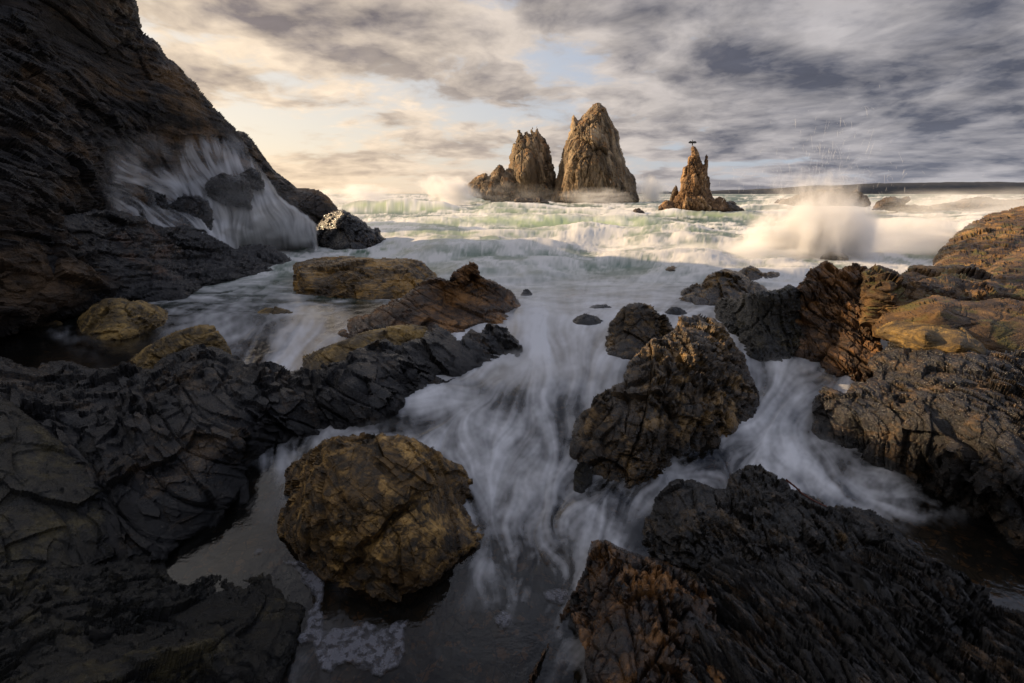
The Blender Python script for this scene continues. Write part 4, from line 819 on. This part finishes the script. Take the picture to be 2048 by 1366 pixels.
# sea floor
def floor_mat():
    m, T = new_mat('sea_floor')
    p = T.node('ShaderNodeTexCoord').outputs['Object']
    f = T.noise(p, 1.6, 7, 0.65); g = T.noise(p, 7.0, 6, 0.7)
    col = T.mix(T.ss(f, 0.4, 0.62), (0.014, 0.013, 0.011), (0.060, 0.044, 0.026))
    col = T.mix(T.ss(g, 0.54, 0.60), col, (0.17, 0.095, 0.038))
    vs = T.node('ShaderNodeTexVoronoi', {'feature': 'DISTANCE_TO_EDGE'}, Vector=p, Scale=7.0).outputs[0]
    col = T.mix(T.ss(vs, 0.06, 0.01), col, (0.004, 0.004, 0.004))
    bs = T.node('ShaderNodeBsdfPrincipled', None, Base_Color=col, Roughness=0.7)
    T.node('ShaderNodeOutputMaterial', None, Surface=bs); return m
fx = np.sinh(np.linspace(-3.4, 3.4, 330)) * 2.7; fyy = -6 + 40 * np.linspace(0, 1, 200) ** 1.5
A, B = np.meshgrid(fx, fyy); pf = np.stack([A, B, A * 0], -1)
zf = -0.86 + 0.30 * fbm(pf * 1.3, 5, 3) + 0.16 * fbm(pf * 4, 4, 9, ridge=True) - 0.9 * sstep(B, 10, 25)
sf = mesh_obj('sea_floor', np.stack([A, B, zf], -1).reshape(-1, 3), grid_faces(200, 330, True), floor_mat(), smooth=True)
tag(sf, kind='structure')

# ------------------------------------------------------------------ far shore
hx = np.linspace(-200, 9000, 500)
hz_ = 26 + 100 * sstep(hx, 1800, 4700) - 55 * sstep(hx, 5200, 7500) + 14 * (fbm(np.stack([hx / 420, hx * 0, hx * 0], -1), 4, 5) - .5) * 2 + 5 * fbm(np.stack([hx / 45, hx * 0, hx * 0], -1), 3, 6)
hz_ = hz_ * sstep(hx, 1350, 1750) - 2
rows = [(5200, 0), (5230, .55), (5300, .85), (5450, 1.0), (5900, .8), (6500, 0)]
V = np.array([[(x, y, z * f - (3 if f == 0 else 0)) for x, z in zip(hx, hz_)] for y, f in rows]).reshape(-1, 3)
m_, T = new_mat('far_forest')
bs = T.node('ShaderNodeBsdfDiffuse', None, Color=T.mix(T.noise(T.node('ShaderNodeTexCoord').outputs['Object'], 0.02, 4, 0.6), (0.05, 0.055, 0.06), (0.085, 0.088, 0.10)))
T.node('ShaderNodeOutputMaterial', None, Surface=bs)
hl = mesh_obj('hills', V, grid_faces(len(rows), 500), m_, smooth=True); tag(hl, kind='structure')

# ------------------------------------------------------------------ waterfall over the cliff
def fall_mat():
    m, T = new_mat('falling_water')
    fo = T.node('ShaderNodeAttribute', {'attribute_name': 'foam'}).outputs['Fac']
    dif = T.node('ShaderNodeBsdfDiffuse', None, Color=(0.9, 0.9, 0.91, 1)); trl = T.node('ShaderNodeBsdfTranslucent', None, Color=(0.9, 0.9, 0.91, 1))
    fm = T.node('ShaderNodeMixShader', None, i0=0.4, i1=dif, i2=trl)
    sh = T.node('ShaderNodeMixShader', None, i0=fo, i1=T.node('ShaderNodeBsdfTransparent'), i2=fm)
    T.node('ShaderNodeOutputMaterial', None, Surface=sh); return m
M['fall'] = fall_mat()
def blur(A, n):
    for _ in range(n):
        A = np.pad(A, ((1, 1), (1, 1)) + ((0, 0),) * (A.ndim - 2), 'edge')
        A = (A[:-2, 1:-1] + A[2:, 1:-1] + A[1:-1, :-2] + A[1:-1, 2:] + 2 * A[1:-1, 1:-1]) / 6
    return A
def waterfall():
    s = 1.6; ax = np.arange(190, 650, s); ay = np.arange(250, 504, s); QX, QY = np.meshgrid(ax, ay)
    ctl = [(200, 280, 20.4), (200, 400, 18.8), (240, 340, 20.6), (235, 420, 19.0), (270, 395, 20.6), (290, 350, 22.2), (340, 300, 23.7), (300, 450, 20.4), (350, 380, 23.0), (330, 455, 21.4), (430, 350, 24.6), (430, 420, 23.6), (430, 490, 22.7), (500, 340, 25.9), (500, 440, 24.2), (540, 400, 25.3), (560, 490, 24.0), (600, 440, 25.8), (640, 490, 24.6), (640, 300, 28.1)]
    Yq, = idw(QX, QY, [(a, b, 1 / c) for a, b, c in ctl], 1, 3); Yq = 1 / Yq
    # follow the rock and the boulders that stand in the water, a little in front of them
    best = np.full(QX.shape, np.inf)
    for lab, (v, px, py) in ROCKS.items():
        if lab.startswith('tall dark rocky cliff'):
            dv = v - np.array([0, 0, CAMZ]); f = dv[:, 1] * CP - dv[:, 2] * SP; X = dv[:, 0] / f * FPX + 1024; Yp = 683 - (dv[:, 1] * SP + dv[:, 2] * CP) / f * FPX
            i = np.round((X - 190) / s).astype(int); j = np.round((Yp - 250) / s).astype(int); ok = (i >= 0) & (j >= 0) & (i < QX.shape[1]) & (j < QX.shape[0])
            np.minimum.at(best, (j[ok], i[ok]), v[ok, 1])
    cv = np.isfinite(best).astype(float)
    for _ in range(2):
        q_ = np.pad(cv, 1, 'edge'); cv = np.maximum.reduce([q_[:-2, 1:-1], q_[2:, 1:-1], q_[1:-1, :-2], q_[1:-1, 2:], cv])
    cover = sstep(blur(cv, 6), 0.45, 0.98)
    best = np.where(np.isfinite(best), best, np.nan)
    for _ in range(6):
        nb = np.nanmean(np.stack([np.roll(best, 1, 0), np.roll(best, -1, 0), np.roll(best, 1, 1), np.roll(best, -1, 1), np.where(np.isnan(best), np.nan, best)]), 0); best = np.where(np.isnan(best), nb, best)
    best = np.where(np.isnan(best), Yq, best)
    mn = best
    for _ in range(6):
        q_ = np.pad(mn, 1, 'edge'); mn = np.minimum.reduce([q_[:-2, 1:-1], q_[2:, 1:-1], q_[1:-1, :-2], q_[1:-1, 2:], mn])
    Yq = blur(mn, 8) - 0.22
    fl = [(260, 350, .9, .35), (330, 380, .9, .3), (400, 385, .6, .8), (420, 420, .1, 1), (300, 400, .7, .7), (360, 440, .7, .7), (440, 330, .5, .9), (480, 380, .5, .9), (530, 360, .6, .8), (560, 420, .6, .85), (500, 440, .1, 1), (560, 470, .1, 1), (610, 470, .1, 1), (450, 460, 0, 1), (520, 300, .5, 1), (400, 300, .2, 1)]
    vx, vy = idw(QX, QY, fl, 2); n_ = np.hypot(vx, vy); vx /= n_; vy /= n_
    def q(sc, sd): return fbm(np.stack([QX / sc, QY / sc, QX * 0 + sd], -1), 3, sd, .6)
    a = (q(40, 3) - .5) * 1.2; vx, vy = vx * np.cos(a) - vy * np.sin(a), vx * np.sin(a) + vy * np.cos(a)
    K = 0.6 * norm01(lic(q(4, 1), vx, vy, 18)) + 0.4 * norm01(lic(q(14, 2), vx, vy, 26))
    dn = [(450, 384, .12), (385, 422, .15), (470, 392, .3), (300, 395, .05), (505, 352, .12), (300, 402, .08), (430, 378, .12), (200, 300, 0), (240, 352, .35), (275, 358, .5), (320, 378, .62), (365, 385, .62), (290, 384, .12), (385, 370, .6), (395, 405, .3), (365, 425, .25), (420, 400, .75), (440, 440, .72), (420, 480, .9), (300, 420, .35), (350, 455, .35), (260, 400, .3), (240, 300, .06), (340, 320, .12), (420, 320, .32), (440, 340, .55), (455, 372, .25), (470, 400, .45), (480, 430, .62),
          (510, 350, .3), (530, 380, .75), (505, 370, .55), (560, 410, .8), (520, 440, .85), (490, 470, .95), (560, 460, 1.0), (600, 455, .85), (620, 440, .8), (600, 490, .9), (640, 470, .3), (500, 260, .0), (470, 300, .25), (540, 330, .2), (570, 370, .1), (600, 410, .3), (350, 280, 0), (300, 330, .06), (625, 500, .6), (640, 400, .0), (590, 380, .0), (400, 350, .25), (200, 420, 0), (220, 350, .05)]
    Dn, = idw(QX, QY, dn, 1, 3, soft=8)
    f = np.clip(Dn * 1.0 + (K - .48) * 0.85 * sstep(Dn, .0, .3), 0, 1)
    edge = sstep(QX, 196, 240) * (1 - sstep(QX, 625, 648)) * sstep(QY, 254, 300)
    f = np.clip(f * edge * cover, 0, .96) ** 1.1
    V = at(QX, QY, Yq).reshape(-1, 3); org = np.array([-14, 25, 0.0])
    o = mesh_obj('waterfall', V - org, grid_faces(*QX.shape), M['fall'], smooth=True, attrs={'foam': f.ravel()}); o.location = org
    tag(o, 'white cascade of sea water pouring down the foot of the cliff', 'waterfall')
waterfall()
# ------------------------------------------------------------------ blown spray (volumes)
def sphere_mesh(name, n=20):
    me = bpy.data.meshes.new(name); V = []; F = []
    for i in range(n + 1):
        for j in range(2 * n):
            a = pi * i / n; b = pi * j / n; V.append((sin(a) * cos(b), sin(a) * sin(b), cos(a)))
    for i in range(n):
        for j in range(2 * n):
            F.append((i * 2 * n + j, (i + 1) * 2 * n + j, (i + 1) * 2 * n + (j + 1) % (2 * n), i * 2 * n + (j + 1) % (2 * n)))
    me.from_pydata(V, [], F); return me
def spray_mat(name, dens, freq=1.6, stretch=(1, 1, 1), lo=0.35, hi=0.75, seed=0.0, power=1.0):
    m, T = new_mat(name)
    p = T.node('ShaderNodeTexCoord').outputs['Object']
    r = T.vm('LENGTH', p)
    q = T.node('ShaderNodeMapping', None, Vector=p); q.inputs['Scale'].default_value = stretch; q.inputs['Location'].default_value = (seed, seed * 1.7, 0)
    n = T.noise(q, freq, 4, 0.6, 0.5)
    fall = T.ss(T.m('ADD', T.m('SUBTRACT', 1.0, r), T.m('MULTIPLY', T.m('SUBTRACT', n, 0.5), 0.9)), 0.08, 0.85)
    fall = T.m('MULTIPLY', fall, T.ss(r, 1.0, 0.7))
    d = T.m('MULTIPLY', T.m('POWER', fall, power), T.m('MULTIPLY', T.ss(n, lo, hi), dens))
    v = T.node('ShaderNodeVolumePrincipled', None, Color=(0.97, 0.96, 0.95, 1), Density=d, Anisotropy=0.0)
    out = T.node('ShaderNodeOutputMaterial', None, Volume=v)
    return m
SM = {}
def spray(label, px, py, Y, rx, ry, rz, dens, freq=1.6, stretch=(1, 1, 1), rot=0.0, name='sea_spray', **kw):
    """a puff of blown water: rx, rz = half sizes as seen (pixels), ry = half depth (metres)"""
    mt = spray_mat('spray_mist', dens, freq, stretch, seed=len(SM) * 3.3, **kw)
    me = sphere_mesh(name); me.materials.append(mt); o = bpy.data.objects.new(name, me); link(o); SM[label] = o
    o.location = at(px, py, Y); s = Y / FPX * 1.02
    o.scale = (rx * s, ry, rz * s); o.rotation_euler = (0, rot, 0)
    tag(o, label, 'spray', kind='stuff')
spray('tall burst of golden spray thrown up by a wave against the rocks at right', 1618, 505, 25, 160, 2.6, 160, 5.0, 2.3, (1.3, 1, .7), lo=.32, hi=.68, power=1.2)
spray('left lobe of the golden burst leaning over the surf', 1585, 520, 25.5, 110, 2.2, 80, 2.6, 1.8, (1.3, 1, .6), rot=-.5, power=1.3)
spray('right lobe of the golden burst sinking behind the rocks', 1700, 520, 25.5, 130, 2.2, 80, 2.6, 1.8, (1.3, 1, .6), rot=.6, power=1.3)
spray('thin ragged veil of spray rising above the tall burst', 1618, 395, 25.5, 135, 1.8, 75, 0.5, 3.2, (2.2, 1, .6), lo=.42, hi=.75)
spray('low drifting spray left of the tall burst', 1480, 512, 24, 200, 2.5, 40, 3.0, 1.8, (1, 1, .8))
spray('low drifting spray right of the tall burst', 1800, 480, 27, 190, 3, 62, 3.0, 1.8, (1, 1, .8))
spray('thin spray haze drifting toward the right edge', 1930, 410, 60, 230, 6, 42, 0.3, 1.5, (1, 1, 1))
spray('spray flung up left of the low rocky shoulder', 900, 384, 150, 75, 8, 36, 1.0, 1.6, (1.2, 1, .7), rot=.2)
spray('spray streaming off the breaking crest far left', 720, 390, 125, 100, 8, 26, 0.8, 1.8, (1, 1, .8))
spray('mist hanging before the foot of the toothed stack', 1030, 392, 150, 110, 10, 30, 0.05, 1.4)
spray('mist hanging before the foot of the tallest stack', 1190, 396, 145, 90, 8, 26, 0.16, 1.8)
spray('burst of white spray behind the tallest stack on its right', 1302, 386, 200, 44, 8, 38, 0.9, 1.5, (1.2, 1, .6))
spray('mist at the foot of the cascade', 560, 470, 26, 100, 1.2, 34, 0.8, 1.6)
spray('fine mist hanging before the cascade', 450, 400, 22.5, 190, 1.2, 90, 0.28, 1.6)
spray('spray rolling over the breaking wave in the middle of the bay', 980, 500, 24, 200, 2.0, 28, 1.6, 1.9, (1, 1, .8))
spray('spray rolling over the surf right of the middle', 1280, 508, 25, 180, 2.0, 30, 1.4, 1.9, (1, 1, .8))
def puff(label, px, py, rx, ry, rz, dens):
    """flat veil of mist lying on the running water (metres)"""
    Y = float(Yw(px, py)); mt = spray_mat('spray_mist', dens, 2.2, (1, 1, .5), seed=len(SM) * 3.3); me = sphere_mesh('water_mist'); me.materials.append(mt)
    o = bpy.data.objects.new('water_mist', me); link(o); SM[label] = o; p = at(px, py, Y); o.location = (p[0], p[1], float(WL(Y)) + rz * .2); o.scale = (rx, ry, rz); tag(o, label, 'mist', kind='stuff')
puff('mist veil over the stream right of the pointed rock', 1110, 600, 2.2, 3.0, .28, 0.72)
puff('mist veil over the rapid in mid picture', 1060, 740, 1.3, 1.6, .24, 0.99)
puff('mist veil along the black ridge above the boulder', 900, 800, 1.0, .8, .22, 1.08)
puff('mist veil where the rapid falls beside the boulder', 1040, 960, .65, .9, .20, 1.35)
puff('mist veil left of the large brown rock', 1170, 850, .5, .9, .22, 1.17)
puff('mist veil in the gap right of the large brown rock', 1570, 750, .9, 1.0, .24, 1.08)
puff('mist veil below the dark wall of rock', 1600, 890, .9, .4, .16, 1.17)
puff('mist veil trailing down the right channel', 1740, 950, .6, .35, .12, 0.99)
puff('mist veil behind the boulder', 760, 860, .8, .4, .16, 0.99)

# ------------------------------------------------------------------ thrown droplets
def droplets():
    rng = np.random.default_rng(5); V = []; F = []
    for k in range(620):
        big = k < 330
        x0 = 1625 + rng.normal() * (38 if big else 120); a = rng.normal() * .33; top = abs(rng.normal()) * 62 + (70 if big else 20) * rng.random() + 20
        p0 = at(x0, 420 + rng.random() * 40, 27 + rng.normal() * 1.2); s = 27 / FPX
        vx = a * 3.2 + .5 * rng.random(); H = min(top, 215 if big else 90) * s; vz = math.sqrt(2 * 9.8 * H)
        T0 = rng.random() * .9; n = rng.integers(6, 14); r = .0025 + .0035 * rng.random() ** 2
        ts = (vz / 9.8) * (T0 + .35 + np.linspace(0, .05 + .22 * rng.random() ** 2, n)); pts = np.stack([p0[0] + vx * ts, p0[1] + 0 * ts, p0[2] + vz * ts - 4.9 * ts ** 2], 1)
        b = len(V)
        for i, p in enumerate(pts):
            rr = r * (0.3 + .7 * sin(pi * (i + .5) / n))
            for q in range(3): V.append((p[0] + rr * cos(q * 2.094), p[1] + rr * sin(q * 2.094), p[2] + rr * .6 * cos(q * 2.1)))
        for i in range(n - 1):
            for q in range(3): F.append((b + i * 3 + q, b + i * 3 + (q + 1) % 3, b + (i + 1) * 3 + (q + 1) % 3, b + (i + 1) * 3 + q))
    m, T = new_mat('droplet'); dfs = T.node('ShaderNodeBsdfDiffuse', None, Color=(.9, .9, .9, 1)); tr = T.node('ShaderNodeBsdfTranslucent', None, Color=(.9, .9, .9, 1))
    tp = T.node('ShaderNodeBsdfTransparent'); mx = T.node('ShaderNodeMixShader', None, i0=.5, i1=dfs, i2=tr); T.node('ShaderNodeOutputMaterial', None, Surface=T.node('ShaderNodeMixShader', None, i0=.45, i1=tp, i2=mx))
    o = mesh_obj('spray_droplets', np.array(V), np.array(F), m); tag(o, 'fine arcs of droplets flung high above the tall burst of spray', 'spray', kind='stuff')
droplets()

# ------------------------------------------------------------------ cormorant on the slender stack
def bird():
    m, T = new_mat('black_feathers'); T.node('ShaderNodeOutputMaterial', None, Surface=T.node('ShaderNodeBsdfPrincipled', None, Base_Color=(.012, .012, .013, 1), Roughness=.6))
    Y = 86.0; s = Y / FPX; c = at(1385, 286, Y)
    J = [(0, 0, -.35), (0, 0, .0), (.02, 0, .28), (-.02, -.03, .52), (-.10, -.06, .66), (-.26, -.08, .68), (.05, .1, -.62),
         (-.28, 0, .30), (-.62, .02, .42), (-.92, .04, .18), (.30, 0, .30), (.64, .02, .40), (.95, .04, .14), (-.07, 0, -.62), (.09, -.02, -.62)]
    R = [.15, .19, .13, .06, .075, .02, .05, .085, .07, .03, .085, .07, .03, .03, .03]
    E = [(0, 1), (1, 2), (2, 3), (3, 4), (4, 5), (0, 6), (2, 7), (7, 8), (8, 9), (2, 10), (10, 11), (11, 12), (0, 13), (0, 14)]
    me = bpy.data.meshes.new('cormorant'); me.from_pydata(J, E, []); me.materials.append(m); o = bpy.data.objects.new('cormorant', me); link(o)
    sk = o.modifiers.new('skin', 'SKIN'); 
    for i, r in enumerate(R): me.skin_vertices[0].data[i].radius = (r, r * .8)
    me.skin_vertices[0].data[0].use_root = True
    o.modifiers.new('sub', 'SUBSURF').levels = 1; o.modifiers['sub'].render_levels = 1
    # hanging wing feathers, part of the spread wings
    for sx in (-1, 1):
        P = [(.1, .30), (.35, .42), (.64, .44), (.96, .20), (.98, -.02), (.84, .04), (.78, -.14), (.62, -.02), (.52, -.18), (.38, -.02), (.24, -.12), (.12, -.04)]
        n = len(P); V = [(sx * x, .01, z) for x, z in P] + [(sx * x, .05, z) for x, z in P]
        F = [tuple(range(n)), tuple(range(2 * n - 1, n - 1, -1))] + [(i, (i + 1) % n, n + (i + 1) % n, n + i) for i in range(n)]
        w = bpy.data.meshes.new('wing'); w.from_pydata(V, [], F); w.materials.append(m); wo = bpy.data.objects.new('wing', w); link(wo); wo.parent = o
    o.location = c; o.scale = (.72, .72, .72); tag(o, 'black cormorant drying its spread wings on the tip of the slender orange stack', 'bird')
bird()

# ------------------------------------------------------------------ stick and scum
def stick():
    P = np.array([at(x, y, Yy) for x, y, Yy in ((1570, 972, 4.38), (1588, 986, 4.28), (1602, 1000, 4.2), (1625, 1014, 4.12), (1650, 1026, 4.06))]); P[:, 2] += .08
    V = []; n = 40; t = np.linspace(0, 4, n); Q = np.stack([np.interp(t, range(5), P[:, k]) for k in range(3)], 1)
    for i, p in enumerate(Q):
        r = .014 * (1 - .5 * i / n) * (1 + .2 * sin(i * 1.7))
        for q in range(8): V.append((p[0], p[1] + r * cos(q * pi / 4), p[2] + r * sin(q * pi / 4)))
    F = [(i * 8 + q, i * 8 + (q + 1) % 8, i * 8 + 8 + (q + 1) % 8, i * 8 + 8 + q) for i in range(n - 1) for q in range(8)]
    m, T = new_mat('driftwood'); T.node('ShaderNodeOutputMaterial', None, Surface=T.node('ShaderNodeBsdfPrincipled', None, Base_Color=(.085, .022, .012, 1), Roughness=.5))
    tag(mesh_obj('driftwood_stick', np.array(V), np.array(F), m), 'thin reddish stick of driftwood lying on the wet lower right rocks', 'stick')
stick()
def scum_mat():
    m, T = new_mat('bubble_foam'); p = T.node('ShaderNodeTexCoord').outputs['Object']
    v = T.node('ShaderNodeTexVoronoi', None, Vector=p, Scale=110.0); h = v.outputs['Distance']
    bm = T.node('ShaderNodeBump', None, Strength=.8, Distance=.01, Height=h)
    d_ = T.node('ShaderNodeBsdfPrincipled', None, Base_Color=(.15, .15, .17, 1), Roughness=.35, Normal=bm)
    fo = T.node('ShaderNodeAttribute', {'attribute_name': 'foam'}).outputs['Fac']
    a = T.m('MULTIPLY', fo, T.m('ADD', .15, T.m('MULTIPLY', T.ss(T.noise(p, 16, 5, .65), .4, .55), .55)))
    T.node('ShaderNodeOutputMaterial', None, Surface=T.node('ShaderNodeMixShader', None, i0=a, i1=T.node('ShaderNodeBsdfTransparent'), i2=d_)); return m
M['scum'] = scum_mat()
def scum(label, poly, seed, jag=13, group=None):
    poly = np.array(poly, float); x0, y0 = poly.min(0) - 12; x1, y1 = poly.max(0) + 12; st_ = 2.0
    QX, QY = np.meshgrid(np.arange(x0, x1, st_), np.arange(y0, y1, st_)); P = np.stack([QX.ravel(), QY.ravel()], 1)
    sd = poly_sd(P, poly) + (fbm(np.stack([P[:, 0] / 30, P[:, 1] / 22, P[:, 0] * 0 + seed], 1), 5, seed, .65) - .5) * 2 * jag
    f = sstep(sd, 0, 9); Yq = Yw(P[:, 0], P[:, 1]); V = at(P[:, 0], P[:, 1], Yq); V[:, 2] = WL(Yq) + .012 + .012 * sstep(sd, 0, 6)
    idx = -np.ones(len(P), int); k = (f > 0.001); ny_, nx_ = QX.shape; q = k.reshape(ny_, nx_); cell = q[:-1, :-1] & q[1:, :-1] & q[:-1, 1:] & q[1:, 1:]
    idx[k] = np.arange(k.sum()); r_, c_ = np.nonzero(cell); a = r_ * nx_ + c_; F = np.stack([idx[a + nx_], idx[a + nx_ + 1], idx[a + 1], idx[a]], 1)
    org = np.array([V[k][:, 0].mean(), V[k][:, 1].mean(), 0.0]); o = mesh_obj('foam_patch', V[k] - org, F, M['scum'], smooth=True, attrs={'foam': f[k]}); o.location = org
    tag(o, label, 'foam', group)
scum('large grey raft of bubbly foam between the boulder and the bottom left rock', [(560, 1125), (600, 1118), (640, 1140), (656, 1180), (645, 1230), (650, 1262), (700, 1250), (735, 1242), (760, 1262), (800, 1235), (822, 1240), (812, 1290), (815, 1330), (760, 1358), (700, 1330), (660, 1345), (630, 1340), (620, 1290), (596, 1290), (612, 1240), (625, 1200), (600, 1150)], 3)
scum('round grey foam patch on the dark pool below the rapid', [(985, 1235), (1005, 1220), (1026, 1232), (1026, 1255), (1004, 1262), (988, 1252)], 4, 3)
scum('oval foam patch beside the blocky slab', [(1082, 1186), (1110, 1176), (1145, 1182), (1142, 1208), (1120, 1216), (1092, 1204)], 5, 4)
scum('small oval foam patch on the still pool left of the boulder', [(503, 1108), (514, 1096), (530, 1096), (526, 1108), (510, 1116)], 6, 2)
